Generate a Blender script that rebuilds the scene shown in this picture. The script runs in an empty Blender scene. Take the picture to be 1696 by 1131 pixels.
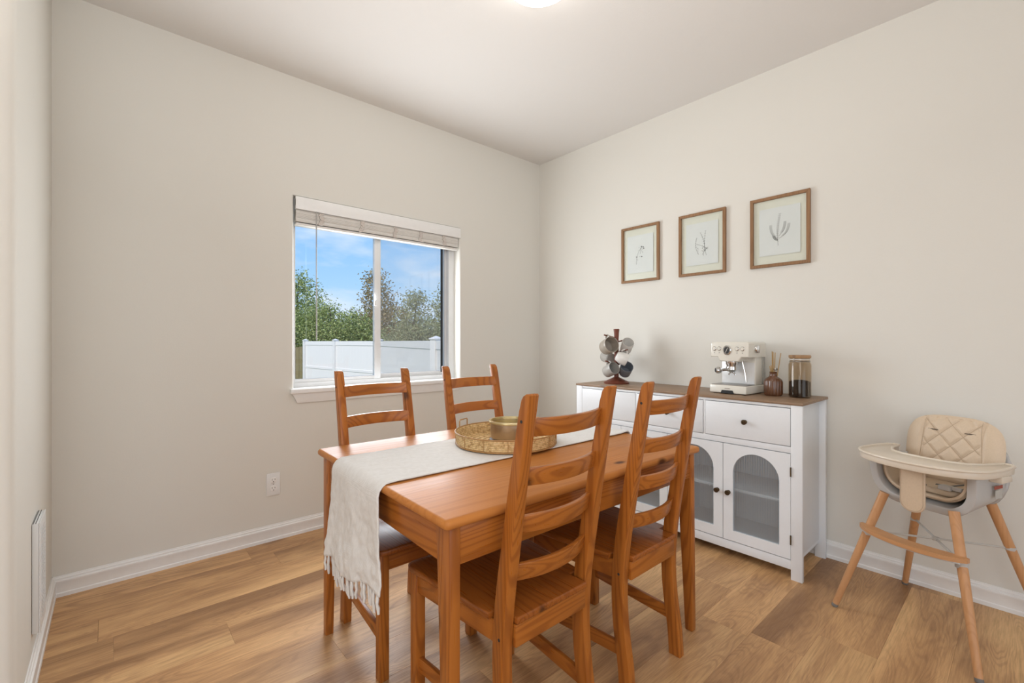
import bpy, bmesh, math, random
from mathutils import Vector, Matrix, noise as mnoise
from math import sin, cos, pi, radians as R
random.seed(7)
SC = bpy.context.scene
COL = SC.collection

# ------------------------------------------------------------------ camera
cam_d = bpy.data.cameras.new('camera'); cam = bpy.data.objects.new('camera', cam_d); COL.objects.link(cam)
cam_d.sensor_width = 36; cam_d.lens = 752/1696*36; cam_d.clip_start = .02
cam.location = (-2.883, -2.904, 1.155)
cam.rotation_euler = (R(90), 0, R(48.68-90))
SC.camera = cam

# ------------------------------------------------------------------ colour management, sky, lights
vs = SC.view_settings
vs.view_transform = 'Standard'; vs.look = 'None'; vs.gamma = 1; vs.use_curve_mapping = False; vs.exposure = 0.10

def make_world():
    w = bpy.data.worlds.new('sky'); SC.world = w; w.use_nodes = True
    nt = w.node_tree; nt.nodes.clear()
    N = nt.nodes.new; L = nt.links.new
    tc = N('ShaderNodeTexCoord'); sep = N('ShaderNodeSeparateXYZ'); L(tc.outputs['Generated'], sep.inputs[0])
    grad = N('ShaderNodeValToRGB'); L(sep.outputs['Z'], grad.inputs[0])
    e = grad.color_ramp.elements
    e[0].position = 0.0; e[0].color = (.62, .80, 1.0, 1)
    e[1].position = 1.0; e[1].color = (.10, .28, .80, 1)
    x = grad.color_ramp.elements.new(.12); x.color = (.38, .66, 1.0, 1)
    x = grad.color_ramp.elements.new(.26); x.color = (.22, .52, .98, 1)
    mp = N('ShaderNodeMapping'); mp.inputs['Scale'].default_value = (3, 3, 9); L(tc.outputs['Generated'], mp.inputs[0])
    nz = N('ShaderNodeTexNoise'); nz.inputs['Scale'].default_value = 2.2; nz.inputs['Detail'].default_value = 6; L(mp.outputs[0], nz.inputs[0])
    cr = N('ShaderNodeValToRGB'); L(nz.outputs[0], cr.inputs[0])
    cr.color_ramp.elements[0].position = .45; cr.color_ramp.elements[1].position = .75
    cr.color_ramp.elements[1].color = (.75, .75, .75, 1)
    mx = N('ShaderNodeMixRGB'); L(cr.outputs[0], mx.inputs[0]); L(grad.outputs[0], mx.inputs[1]); mx.inputs[2].default_value = (.88, .93, 1, 1)
    bg = N('ShaderNodeBackground'); L(mx.outputs[0], bg.inputs[0]); bg.inputs[1].default_value = 1.0
    o = N('ShaderNodeOutputWorld'); L(bg.outputs[0], o.inputs[0])
make_world()

def area(name, loc, rot, sx, sy, power, col):
    d = bpy.data.lights.new(name, 'AREA'); d.shape = 'RECTANGLE'; d.size = sx; d.size_y = sy; d.energy = power; d.color = col
    o = bpy.data.objects.new(name, d); COL.objects.link(o); o.location = loc; o.rotation_euler = rot
    return o
sun_d = bpy.data.lights.new('sun', 'SUN'); sun_d.energy = 3.3; sun_d.angle = R(2); sun_d.color = (1, .93, .84)
sun = bpy.data.objects.new('sun', sun_d); COL.objects.link(sun); sun.rotation_euler = (R(48), 0, R(-66)); sun.location = (0, -8, 8)
# daylight through the dining window (faces into the room)
area('daylight_dining_window', (-1.47, .068, 1.350), (R(-90), 0, 0), 1.02, .80, 27, (.92, .965, 1))
# unseen fill lights added behind the camera and at the left, to brighten the room
area('fill_behind_camera', (-3.1, -6.3, 1.30), (R(90), 0, 0), 3.6, 2.2, 33, (.97, .985, 1))
area('fill_from_left', (-6.0, -3.7, 1.4), (R(90), 0, R(-90)), 2.4, 1.6, 36, (1, .99, .97))
# fill lamp added beside the camera, turned up to brighten the ceiling
cf_ = area('ceiling_fill', (-2.75, -2.75, 1.60), (0, 0, 0), .4, .4, 12, (1, .985, .97))
cf_.rotation_euler = Vector((.36, .44, 1.0)).to_track_quat('-Z', 'Y').to_euler(); cf_.data.spread = R(125)

ff_ = area('front_fill', (-3.0, -3.25, 1.95), (0, 0, 0), .8, .8, 9, (1, .99, .97))  # added fill lamp out of view, brightens the table from the camera side
ff_.rotation_euler = Vector((.9, 1.5, -.95)).to_track_quat('-Z', 'Y').to_euler()

# ------------------------------------------------------------------ material helpers
class NT:
    def __init__(s, name):
        s.m = bpy.data.materials.new(name); s.m.use_nodes = True; s.t = s.m.node_tree
        s.b = s.t.nodes['Principled BSDF']; s.out = s.t.nodes['Material Output']
    def n(s, typ, **k):
        x = s.t.nodes.new('ShaderNode'+typ)
        for a, v in k.items(): setattr(x, a, v)
        return x
    def l(s, a, b): s.t.links.new(a, b)
    def coords(s, scale=(1, 1, 1), rand=0.0):
        tc = s.n('TexCoord'); mp = s.n('Mapping'); mp.inputs['Scale'].default_value = scale
        src = tc.outputs['Object']
        if rand:
            oi = s.n('ObjectInfo'); mu = s.n('Math', operation='MULTIPLY'); s.l(oi.outputs['Random'], mu.inputs[0]); mu.inputs[1].default_value = rand
            ad = s.n('VectorMath', operation='ADD'); s.l(src, ad.inputs[0]); s.l(mu.outputs[0], ad.inputs[1]); src = ad.outputs[0]
        s.l(src, mp.inputs[0]); return mp.outputs[0]
    def noise(s, vec, scale, detail=3, rough=.5, dist=0):
        x = s.n('TexNoise'); x.inputs['Scale'].default_value = scale; x.inputs['Detail'].default_value = detail
        x.inputs['Roughness'].default_value = rough; x.inputs['Distortion'].default_value = dist; s.l(vec, x.inputs[0]); return x.outputs[0]
    def ramp(s, fac, stops):
        x = s.n('ValToRGB'); s.l(fac, x.inputs[0]); e = x.color_ramp.elements
        while len(e) < len(stops): e.new(.5)
        for el, (p, c) in zip(e, stops):
            el.position = p; el.color = (c[0], c[1], c[2], 1) if not isinstance(c, (int, float)) else (c, c, c, 1)
        return x.outputs[0]
    def math(s, op, a, b=None):
        x = s.n('Math', operation=op)
        for i, v in enumerate((a, b)):
            if v is None: continue
            if isinstance(v, (int, float)): x.inputs[i].default_value = v
            else: s.l(v, x.inputs[i])
        return x.outputs[0]
    def mix(s, fac, a, b, blend='MIX'):
        x = s.n('MixRGB', blend_type=blend)
        for i, v in ((0, fac), (1, a), (2, b)):
            if isinstance(v, (int, float)): x.inputs[i].default_value = v
            elif isinstance(v, tuple): x.inputs[i].default_value = (*v[:3], 1)
            else: s.l(v, x.inputs[i])
        return x.outputs[0]
    def bump(s, h, strength=.2, dist=.01):
        x = s.n('Bump'); x.inputs['Strength'].default_value = strength; x.inputs['Distance'].default_value = dist
        s.l(h, x.inputs['Height']); s.l(x.outputs[0], s.b.inputs['Normal'])
    def set(s, **k):
        for a, v in k.items():
            i = s.b.inputs[a.replace('_', ' ')]
            if isinstance(v, tuple): i.default_value = (*v[:3], 1)
            elif isinstance(v, (int, float)): i.default_value = v
            else: s.l(v, i)
        return s

def srgb(r, g, b):
    f = lambda c: (c/255/12.92) if c/255 <= .04045 else ((c/255+.055)/1.055)**2.4
    return (f(r), f(g), f(b))

def plain(name, col, rough=.5, metal=0, var=.04, scale=30, bump=0, coat=0, **k):
    n = NT(name); v = n.coords()
    nz = n.noise(v, scale, 4)
    c2 = tuple(max(0, c*(1-var*2)) for c in col)
    n.set(Base_Color=n.ramp(nz, [(.3, c2), (.7, col)]), Roughness=rough, Metallic=metal, Coat_Weight=coat)
    if bump: n.bump(nz, bump, .002)
    for a, x in k.items(): n.set(**{a: x})
    return n.m

def wall_mat(name, col, tex=.10):
    n = NT(name); v = n.coords()
    big = n.noise(v, .8, 2); fine = n.noise(v, 140, 3, .6)
    n.set(Base_Color=n.mix(n.math('MULTIPLY', big, .10), col, tuple(c*.93 for c in col)), Roughness=.75)
    n.b.inputs['Specular IOR Level'].default_value = .25
    n.bump(fine, tex, .003); return n.m

def pine(name, axis, light=(.43, .142, .022), ring=(.17, .038, .005), pale=0, rough=.27, sc=1.0, coat=.12, ringamt=.46, knotsz=1.0, spec=.36):
    """varnished pine: cathedral rings stretched along one axis, fibres and knots"""
    n = NT(name)
    st = [9*sc, 9*sc, 9*sc]; st[axis] = .7*sc
    v = n.coords(tuple(st), 23.0)
    cont = n.noise(v, 1.0, 1, .35, .25)
    rings = n.math('SINE', n.math('MULTIPLY', cont, 115))
    ringm = n.ramp(n.math('MULTIPLY_ADD', rings, .5), [(.0, 0), (.55, .0), (.95, 1.0)])
    fs = [220, 220, 220]; fs[axis] = 5
    fib = n.noise(n.coords(tuple(fs), 11.0), 1.0, 3)
    tone = n.noise(n.coords((2.5, 2.5, 2.5), 31.0), 1.0, 2)
    base = n.mix(tone, tuple(c*.80 for c in light), tuple(min(1, c*1.18) for c in light))
    base = n.mix(n.math('MULTIPLY', ringm, ringamt), base, ring)
    base = n.mix(n.math('MULTIPLY', fib, .30), base, ring)
    ks = [7.0*sc]*3; ks[axis] = 3.6*sc
    vo = n.n('TexVoronoi'); vo.inputs['Scale'].default_value = 1.0; vo.inputs['Randomness'].default_value = 1
    n.l(n.coords(tuple(ks), 17.0), vo.inputs[0])
    knot = n.ramp(vo.outputs['Distance'], [(.05*knotsz, 1), (.085*knotsz, .55), (.13*knotsz, 0)])
    base = n.mix(n.math('MULTIPLY', knot, .85), base, (.045, .012, .004))
    n.set(Base_Color=base, Roughness=n.ramp(fib, [(.3, rough), (.7, rough+.12)]), Coat_Weight=coat, Coat_Roughness=.22); n.b.inputs['Specular IOR Level'].default_value = spec
    n.bump(fib, .05, .001)
    return n.m

def plank_mat():
    n = NT('oak_plank'); oi = n.n('ObjectInfo')
    warp = n.noise(n.coords((1.1, 5.5, 1), 37.0), 1.0, 2, .45, .9)
    rings = n.math('MULTIPLY_ADD', n.math('SINE', n.math('MULTIPLY', warp, 150)), .5)
    streak = n.noise(n.coords((.32, 5.0, 1), 53.0), 1.0, 3, .5, .35)
    patch = n.noise(n.coords((1.6, 7.0, 1), 71.0), 1.0, 4, .6, .5)
    fib = n.noise(n.coords((9, 210, 1), 19.0), 1.0, 3, .65)
    col = n.ramp(n.math('ADD', n.math('MULTIPLY', streak, .62), n.math('MULTIPLY', patch, .38)), [(.37, srgb(158, 118, 80)), (.46, srgb(193, 149, 103)), (.54, srgb(213, 168, 118)), (.63, srgb(232, 189, 134))])
    tone = n.ramp(oi.outputs['Random'], [(0, .87), (.5, .97), (1, 1.06)])
    col = n.mix(1.0, col, tone, 'MULTIPLY')
    where = n.ramp(patch, [(.35, 1), (.62, .15)])
    col = n.mix(n.math('MULTIPLY', n.math('MULTIPLY', n.ramp(rings, [(.45, 0), (.95, 1)]), where), .34), col, srgb(122, 84, 54))
    col = n.mix(n.math('MULTIPLY', n.ramp(fib, [(.42, 0), (.72, 1)]), .34), col, srgb(118, 84, 56))
    col = n.mix(n.math('MULTIPLY', n.ramp(fib, [(.24, 1), (.40, 0)]), .20), col, srgb(226, 190, 142))
    vo = n.n('TexVoronoi'); vo.inputs['Scale'].default_value = 1; n.l(n.coords((1.3, 3.9, 1), 29.0), vo.inputs[0])
    kn = n.ramp(vo.outputs['Distance'], [(.0, 1), (.035, .7), (.13, 0)])
    col = n.mix(n.math('MULTIPLY', kn, .55), col, srgb(84, 56, 38))
    n.set(Base_Color=col, Roughness=n.ramp(fib, [(.3, .36), (.7, .48)])); n.b.inputs['Specular IOR Level'].default_value = .42
    n.bump(fib, .06, .001)
    return n.m

def glass_mat(name, tint=(1, 1, 1), gloss=.06, diff=0.0, dcol=(.8, .8, .8), rough=.0):
    n = NT(name); t = n.t
    tr = n.n('BsdfTransparent'); tr.inputs[0].default_value = (*tint, 1)
    gl = n.n('BsdfGlossy'); gl.inputs['Roughness'].default_value = rough; gl.inputs[0].default_value = (1, 1, 1, 1)
    fr = n.n('LayerWeight'); fr.inputs[0].default_value = .25
    a = n.n('MixShader'); n.l(n.math('MULTIPLY_ADD', fr.outputs['Fresnel'], .5 if gloss > .1 else .2), a.inputs[0]); n.t.nodes
    n.l(tr.outputs[0], a.inputs[1]); n.l(gl.outputs[0], a.inputs[2])
    a.inputs[0].links[0].from_node.inputs[2].default_value = gloss*.3
    last = a
    if diff:
        df = n.n('BsdfDiffuse'); df.inputs[0].default_value = (*dcol, 1)
        b = n.n('MixShader'); b.inputs[0].default_value = diff; n.l(a.outputs[0], b.inputs[1]); n.l(df.outputs[0], b.inputs[2]); last = b
    n.l(last.outputs[0], n.out.inputs[0]); return n.m

M = {}
M['wall'] = wall_mat('painted_wall', (.73, .71, .655))
M['ceiling'] = wall_mat('painted_ceiling', (.765, .75, .73), .18)
M['trim'] = plain('white_trim_paint', (.86, .855, .84), .35, var=.015)
M['vinyl'] = plain('white_vinyl', (.80, .81, .81), .35, var=.01)
M['blind'] = plain('blind_slat_white', (.76, .735, .69), .5, var=.03)
M['tape'] = plain('creased_ladder_tape', (.67, .61, .56), .8, var=.10, scale=120)
M['plank'] = plank_mat()
M['subfloor'] = plain('dark_joint', (.05, .032, .02), .9)
for i, ax in enumerate('xyz'): M['pine_'+ax] = pine('varnished_pine_'+ax, i)
M['pine_seat'] = pine('varnished_pine_seat', 1, light=(.35, .105, .017), ring=(.13, .028, .005), ringamt=.40, rough=.25)
M['tabletop'] = pine('varnished_pine_top', 0, light=(.52, .205, .050), ring=(.34, .108, .020), rough=.34, sc=.75, coat=0, ringamt=.28, knotsz=.72, spec=.20)
M['white'] = plain('sideboard_white', (.77, .785, .80), .45, var=.006, scale=60)
M['walnut'] = pine('weathered_oak_laminate', 1, light=(.30, .195, .12), ring=(.20, .122, .072), rough=.45)
M['bronze'] = plain('antique_bronze', (.12, .085, .05), .35, .8)
M['black'] = plain('black_plastic', (.015, .015, .016), .45)
M['dark'] = plain('dark_slot', (.03, .028, .026), .7)
M['brass'] = plain('gold_rim', (.64, .52, .28), .35, .8, var=.05)
M['bowl'] = plain('brushed_bronze_pot', (.52, .42, .33), .30, .92, var=.06, scale=8)
M['chrome'] = plain('chrome', (.70, .70, .69), .12, 1.0)
M['steel'] = plain('brushed_steel', (.52, .51, .49), .3, 1.0)
M['cream'] = plain('cream_enamel', (.74, .71, .63), .3, coat=.3, var=.01)
M['splash'] = plain('machine_splash_panel', (.78, .78, .77), .25, .1, var=.01)
M['ceramic'] = plain('white_ceramic', (.80, .78, .74), .25, coat=.3)
M['ceramic_beige'] = plain('beige_glazed_ceramic', (.40, .35, .29), .3, coat=.3, var=.1)
M['ceramic_grey'] = plain('blue_grey_ceramic', (.20, .22, .25), .35, coat=.2)
M['ceramic_stone'] = plain('stone_grey_ceramic', (.44, .42, .385), .35, coat=.2, var=.08)
M['redwood'] = pine('reddish_stained_wood', 2, light=(.17, .045, .022), ring=(.09, .022, .012), rough=.4)
M['beech'] = pine('beech_leg', 2, light=(.56, .295, .135), ring=(.47, .235, .10), rough=.4)
M['beech_h'] = pine('beech_bar', 0, light=(.56, .295, .135), ring=(.47, .235, .10), rough=.4)
M['oakframe'] = pine('oak_picture_frame', 2, light=(.30, .165, .08), ring=(.20, .10, .045), rough=.55)
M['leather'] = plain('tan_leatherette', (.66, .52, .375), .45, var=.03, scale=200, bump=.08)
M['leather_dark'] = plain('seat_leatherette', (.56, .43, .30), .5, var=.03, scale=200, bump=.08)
M['hc_grey'] = plain('light_grey_plastic', (.50, .49, .475), .4, var=.01)
M['hc_tray'] = plain('ivory_plastic', (.70, .615, .505), .3, var=.01)
M['slot_brown'] = plain('brown_slot', (.13, .09, .06), .7)
M['strap'] = plain('grey_webbing', (.16, .155, .145), .7)
M['label_red'] = plain('red_label', (.35, .07, .04), .6)
M['label_white'] = plain('pale_label', (.52, .50, .46), .6)
M['paper'] = plain('drawing_paper', (.78, .79, .80), .8, var=.01)
M['ink'] = plain('grey_ink', (.17, .17, .17), .8)
M['matboard'] = plain('pale_green_glass_backing', (.80, .79, .71), .3, var=.02)
M['lidwood'] = pine('bamboo_lid', 0, light=(.40, .24, .12), ring=(.30, .17, .08), rough=.5)
M['bottle'] = plain('brown_fluted_glass', (.135, .055, .025), .25, coat=.4, var=.1)
M['stick'] = plain('golden_sticks', (.45, .27, .08), .45)
M['coffee'] = plain('ground_coffee', (.030, .017, .013), .95, var=.3, scale=400, bump=.5)
M['glass'] = glass_mat('clear_glass')
M['jar_glass'] = glass_mat('jar_glass', (.90, .85, .78), .04)
M['fluted'] = glass_mat('fluted_glass', (.80, .86, .89), .55, .15, (.66, .72, .76), .14)
M['picture_glass'] = glass_mat('picture_glass', (.97, .98, .97), .02)
M['screen'] = glass_mat('insect_screen', (.98, .98, .98), .0, .09, (.74, .74, .70))
M['rubber'] = plain('grey_rubber', (.18, .17, .16), .7)
M['leaf'] = None

def rattan_mat():
    n = NT('woven_rattan'); v = n.coords((1, 1, 1))
    nz = n.noise(v, 90, 3); w = n.n('TexWave'); w.bands_direction = 'Z'; w.inputs['Scale'].default_value = 45; w.inputs['Distortion'].default_value = 1; n.l(v, w.inputs[0])
    c = n.ramp(nz, [(.3, srgb(176, 134, 80)), (.5, srgb(224, 190, 134)), (.72, srgb(240, 212, 164))])
    c = n.mix(n.math('MULTIPLY', n.ramp(w.outputs['Fac'], [(.0, 1), (.25, 0)]), .55), c, srgb(110, 72, 36))
    n.set(Base_Color=c, Roughness=.6); n.bump(nz, .3, .002); return n.m
M['rattan'] = rattan_mat()
M['rattan_dark'] = plain('rattan_rim', srgb(176, 132, 78), .55, var=.12, scale=60)

def cloth_mat():
    n = NT('runner_cotton'); v = n.coords((1, 1, 1))
    a = n.n('TexWave'); a.bands_direction = 'X'; a.inputs['Scale'].default_value = 170; a.inputs['Distortion'].default_value = 1.5; n.l(v, a.inputs[0])
    b = n.n('TexWave'); b.bands_direction = 'Y'; b.inputs['Scale'].default_value = 170; b.inputs['Distortion'].default_value = 1.5; n.l(v, b.inputs[0])
    h = n.math('ADD', a.outputs['Fac'], b.outputs['Fac'])
    nz = n.noise(v, 60, 4)
    n.set(Base_Color=n.ramp(nz, [(.3, (.68, .66, .63)), (.7, (.74, .725, .70))]), Roughness=.9, Sheen_Weight=.2)
    n.bump(n.math('ADD', h, nz), .25, .001); return n.m
M['cloth'] = cloth_mat()

def leaf_mat(name, dark, mid, light):
    n = NT(name); v = n.coords((1, 1, 1)); nz = n.noise(v, 6, 4); f = n.noise(v, 40, 2)
    c = n.ramp(n.math('ADD', n.math('MULTIPLY', nz, .5), n.math('MULTIPLY', f, .5)), [(.36, dark), (.5, mid), (.64, light)])
    n.set(Base_Color=c, Roughness=.55); n.b.inputs['Specular IOR Level'].default_value = .3
    tr = n.n('BsdfTranslucent'); n.l(c, tr.inputs[0]); mx = n.n('MixShader'); mx.inputs[0].default_value = .25
    n.l(n.b.outputs[0], mx.inputs[1]); n.l(tr.outputs[0], mx.inputs[2]); n.l(mx.outputs[0], n.out.inputs[0]); return n.m
M['leaf_green'] = leaf_mat('green_leaves', srgb(72, 90, 40), srgb(148, 164, 90), srgb(226, 228, 172))
M['leaf_rust'] = leaf_mat('rusty_leaves', srgb(92, 82, 52), srgb(150, 136, 92), srgb(208, 184, 138))
M['leaf_grey'] = leaf_mat('grey_green_leaves', srgb(92, 102, 68), srgb(148, 154, 108), srgb(206, 206, 164))
M['bark'] = plain('bark', (.10, .075, .055), .9, var=.25, bump=.4)
M['fence_white'] = plain('white_fence_vinyl', (.78, .765, .745), .4, var=.01)
M['fence_wood'] = pine('weathered_fence_board', 2, light=(.24, .20, .10), ring=(.13, .11, .055), rough=.85)
M['grass'] = plain('lawn', (.10, .16, .045), .9, var=.3, scale=8)

def emit_mat(name, col, s):
    n = NT(name); n.set(Base_Color=(.9, .88, .84), Emission_Color=col, Emission_Strength=s, Roughness=.4); return n.m
M['lamp_glass'] = emit_mat('lit_opal_glass', (1, .95, .90), 7)

# ------------------------------------------------------------------ mesh helpers
class B:
    """collects shapes and links them as ONE mesh object"""
    def __init__(s): s.bm = bmesh.new()
    def hexa(s, c, bev=0, seg=2):
        vs_ = [s.bm.verts.new(Vector(p)) for p in c]
        fs = [s.bm.faces.new([vs_[i] for i in q]) for q in ((0, 3, 2, 1), (4, 5, 6, 7), (0, 1, 5, 4), (1, 2, 6, 5), (2, 3, 7, 6), (3, 0, 4, 7))]
        if bev:
            es = set(e for f in fs for e in f.edges)
            bmesh.ops.bevel(s.bm, geom=list(es)+vs_, offset=bev, segments=seg, affect='EDGES', profile=.5)
        return s
    def box(s, x0, x1, y0, y1, z0, z1, bev=0, seg=2):
        if x0 > x1: x0, x1 = x1, x0
        if y0 > y1: y0, y1 = y1, y0
        if z0 > z1: z0, z1 = z1, z0
        return s.hexa([(x0, y0, z0), (x1, y0, z0), (x1, y1, z0), (x0, y1, z0), (x0, y0, z1), (x1, y0, z1), (x1, y1, z1), (x0, y1, z1)], bev, seg)
    def prism(s, poly, axis, a0, a1, bev=0, seg=2):
        """poly in the two other axes (cyclic order), extruded along axis"""
        def P(u, v, w):
            return {0: (w, u, v), 1: (u, w, v), 2: (u, v, w)}[axis]
        n = len(poly)
        A = [s.bm.verts.new(P(u, v, a0)) for u, v in poly]; C = [s.bm.verts.new(P(u, v, a1)) for u, v in poly]
        fs = [s.bm.faces.new(A[::-1]), s.bm.faces.new(C)]
        for i in range(n): fs.append(s.bm.faces.new((A[i], A[(i+1) % n], C[(i+1) % n], C[i])))
        bmesh.ops.recalc_face_normals(s.bm, faces=fs)
        if bev:
            es = [e for f in fs[:2] for e in f.edges]
            bmesh.ops.bevel(s.bm, geom=es, offset=bev, segments=seg, affect='EDGES', profile=.5)
        return s
    def tube(s, pts, r, seg=8, cap=True, flat=1.0):
        pts = [Vector(p) for p in pts]; n = len(pts)
        rr = r if isinstance(r, (list, tuple)) else [r]*n
        rings = []; up = Vector((0, 0, 1)); prev = None
        for i, p in enumerate(pts):
            t = (pts[min(i+1, n-1)]-pts[max(i-1, 0)]).normalized()
            if prev is None:
                a = t.cross(up if abs(t.z) < .95 else Vector((1, 0, 0))).normalized()
            else:
                a = (prev-t*prev.dot(t)).normalized()
            prev = a; b = t.cross(a)
            rings.append([s.bm.verts.new(p+(a*cos(2*pi*k/seg)+b*flat*sin(2*pi*k/seg))*rr[i]) for k in range(seg)])
        for i in range(n-1):
            for k in range(seg):
                s.bm.faces.new((rings[i][k], rings[i][(k+1) % seg], rings[i+1][(k+1) % seg], rings[i+1][k]))
        if cap:
            s.bm.faces.new(rings[0][::-1]); s.bm.faces.new(rings[-1])
        return s
    def lathe(s, prof, seg=32, mat=None, wob=None):
        """profile [(r,z)] turned about local z, then placed by mat"""
        mat = mat or Matrix(); rings = []
        for r, z in prof:
            if r < 1e-6: rings.append([s.bm.verts.new(mat @ Vector((0, 0, z)))])
            else:
                rings.append([s.bm.verts.new(mat @ Vector(((r+(wob(k, seg, z) if wob else 0))*cos(2*pi*k/seg), (r+(wob(k, seg, z) if wob else 0))*sin(2*pi*k/seg), z))) for k in range(seg)])
        for a, b in zip(rings, rings[1:]):
            for k in range(seg):
                k2 = (k+1) % seg
                if len(a) == 1 and len(b) == 1: continue
                if len(a) == 1: s.bm.faces.new((a[0], b[k2], b[k]))
                elif len(b) == 1: s.bm.faces.new((a[k], a[k2], b[0]))
                else: s.bm.faces.new((a[k], a[k2], b[k2], b[k]))
        return s
    def torus(s, R0, r, z=0, seg=48, cs=8, mat=None):
        prof = [(R0+r*cos(2*pi*k/cs), z+r*sin(2*pi*k/cs)) for k in range(cs+1)]
        return s.lathe(prof, seg, mat)
    def grid(s, nu, nv, f):
        g = [[s.bm.verts.new(Vector(f(i/nu, j/nv))) for j in range(nv+1)] for i in range(nu+1)]
        for i in range(nu):
            for j in range(nv): s.bm.faces.new((g[i][j], g[i+1][j], g[i+1][j+1], g[i][j+1]))
        return s
    def make(s, name, mat, parent=None, loc=None, smooth=True, angle=35, kind=None, rotz=None, fix=True):
        bmesh.ops.remove_doubles(s.bm, verts=s.bm.verts, dist=1e-6)
        if fix: bmesh.ops.recalc_face_normals(s.bm, faces=s.bm.faces)
        me = bpy.data.meshes.new(name); s.bm.to_mesh(me); s.bm.free()
        if smooth:
            for p in me.polygons: p.use_smooth = True
            me.set_sharp_from_angle(angle=R(angle))
        me.materials.append(mat)
        return link(name, me, parent, loc, kind, rotz)

def link(name, me, parent=None, loc=None, kind=None, rotz=None):
    o = bpy.data.objects.new(name, me); COL.objects.link(o)
    if parent: o.parent = parent
    if loc: o.location = loc
    if rotz is not None: o.rotation_euler = (0, 0, rotz)
    if kind: o['kind'] = kind
    return o
def tag(o, label, cat, group=None):
    o['label'] = label; o['category'] = cat
    if group: o['group'] = group
    return o
def thing(name, label, cat, loc=(0, 0, 0), rotz=0, group=None):
    o = bpy.data.objects.new(name, None); COL.objects.link(o); o.empty_display_size = .05
    o.location = loc; o.rotation_euler = (0, 0, rotz); return tag(o, label, cat, group)
def copy_tree(o, parent=None):
    c = o.copy(); COL.objects.link(c)
    if parent: c.parent = parent
    for ch in list(o.children): copy_tree(ch, c)
    return c
def struct(name, b, m, parent=None, **k): return b.make(name, m, parent, kind='structure', **k)
def frame_to(o, z):
    """matrix at o whose local z points along z"""
    z = Vector(z).normalized(); x = Vector((0, 0, 1)).cross(z)
    x = x.normalized() if x.length > 1e-3 else Vector((1, 0, 0)); y = z.cross(x)
    m = Matrix((x, y, z)).transposed().to_4x4(); m.translation = Vector(o); return m
def arc(cx, cy, r, a0, a1, n=8): return [(cx+r*cos(R(a0+(a1-a0)*i/n)), cy+r*sin(R(a0+(a1-a0)*i/n))) for i in range(n+1)]
def rrect(x0, x1, y0, y1, r, n=6):
    return arc(x1-r, y1-r, r, 0, 90, n)+arc(x0+r, y1-r, r, 90, 180, n)+arc(x0+r, y0+r, r, 180, 270, n)+arc(x1-r, y0+r, r, 270, 360, n)

# ------------------------------------------------------------------ the room
CH = 2.74; XL = -3.09; XF = -6.2; YB = -6.6; WY = -1.0
WX0, WX1, WZ0, WZ1 = -2.068, -.871, .872, 2.03
# floor: planks along X, each its own object
floor = struct('floor', B().box(XF-.1, .14, YB-.1, .14, -.10, -.0085), M['subfloor'])
PW, PL = .182, 1.22
def plank_mesh(L):
    b = B().box(0, L-.0003, 0, PW-.0003, -.0085, 0)
    bmesh.ops.bevel(b.bm, geom=[e for e in b.bm.edges if all(v.co.z > -.001 for v in e.verts)], offset=.0004, segments=1, affect='EDGES')
    me = bpy.data.meshes.new('plank'); b.bm.to_mesh(me); b.bm.free(); me.materials.append(M['plank']); return me
cache = {}
y = -.02; row = 0; offs = [.55, .16, .93, .36, .74, .05, .62, .27, 1.05, .44, .81]
# row edges follow the seams seen in the photo: one at y=-.721, one at y=-.903
y0r = -.721+PW*4
row = 0; yy = y0r
joint_x = {3: -2.881, 4: -2.532, 1: -2.223, 9: -1.916, 13: -.794, 12: -.98}
while yy-PW > YB-.05:
    ya = yy-PW; x_left = XL if ya > WY+.02 else XF
    jx = joint_x.get(row, -3.0+offs[row % 11]*PL*(1+.07*(row % 3)))
    x = jx-PL*math.ceil((jx-x_left)/PL)
    while x < 0:
        xa, xb = max(x, x_left), min(x+PL, 0)
        if xb-xa > .02 and yy > -6.55:
            Ln = round(xb-xa, 3); top = min(yy, 0.0)
            if Ln not in cache: cache[Ln] = plank_mesh(Ln)
            o = link('plank', cache[Ln], floor, (xa, ya, 0))
            if yy > 0: o.scale = (1, (0-ya)/PW, 1)
        x += PL
    yy = ya; row += 1
ceiling = struct('ceiling', B().box(XF-.1, .14, YB-.1, .14, CH, CH+.2), M['ceiling'])
b = B()
def ring(x0, x1, z0, z1, y_): return [b.bm.verts.new(p) for p in ((x0, y_, z0), (x1, y_, z0), (x1, y_, z1), (x0, y_, z1))]
rings = [ring(XL-.12, .14, 0, CH, .14), ring(XL-.12, .14, 0, CH, 0)]
for a in (0, 15, 30, 45, 60, 75, 90):
    k = .016*(1-sin(R(a))); rings.append(ring(WX0-k, WX1+k, WZ0-.03, WZ1+k*.4, .016*(1-cos(R(a)))))
rings.append(ring(WX0, WX1, WZ0-.03, WZ1, .14)); rings.append(rings[0])
for p, q in zip(rings, rings[1:]):
    for i in range(4): b.bm.faces.new((p[i], p[(i+1) % 4], q[(i+1) % 4], q[i]))
wall_back = struct('wall_back', b, M['wall'])
wall_right = struct('wall_right', B().box(0, .14, YB-.1, 0, 0, CH), M['wall'])
poly = [(XL, 0)]+[(XL, WY+.025)]+[(XL-.025+.025*cos(a), WY+.025-.025*sin(a)) for a in [R(x) for x in (15, 30, 45, 60, 75)]]+[(XL-.025, WY), (XF-.1, WY), (XF-.1, WY+.12), (XL-.12, WY+.12), (XL-.12, 0)]
wall_left = struct('wall_left', B().prism(poly, 2, 0, CH), M['wall'])
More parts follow.
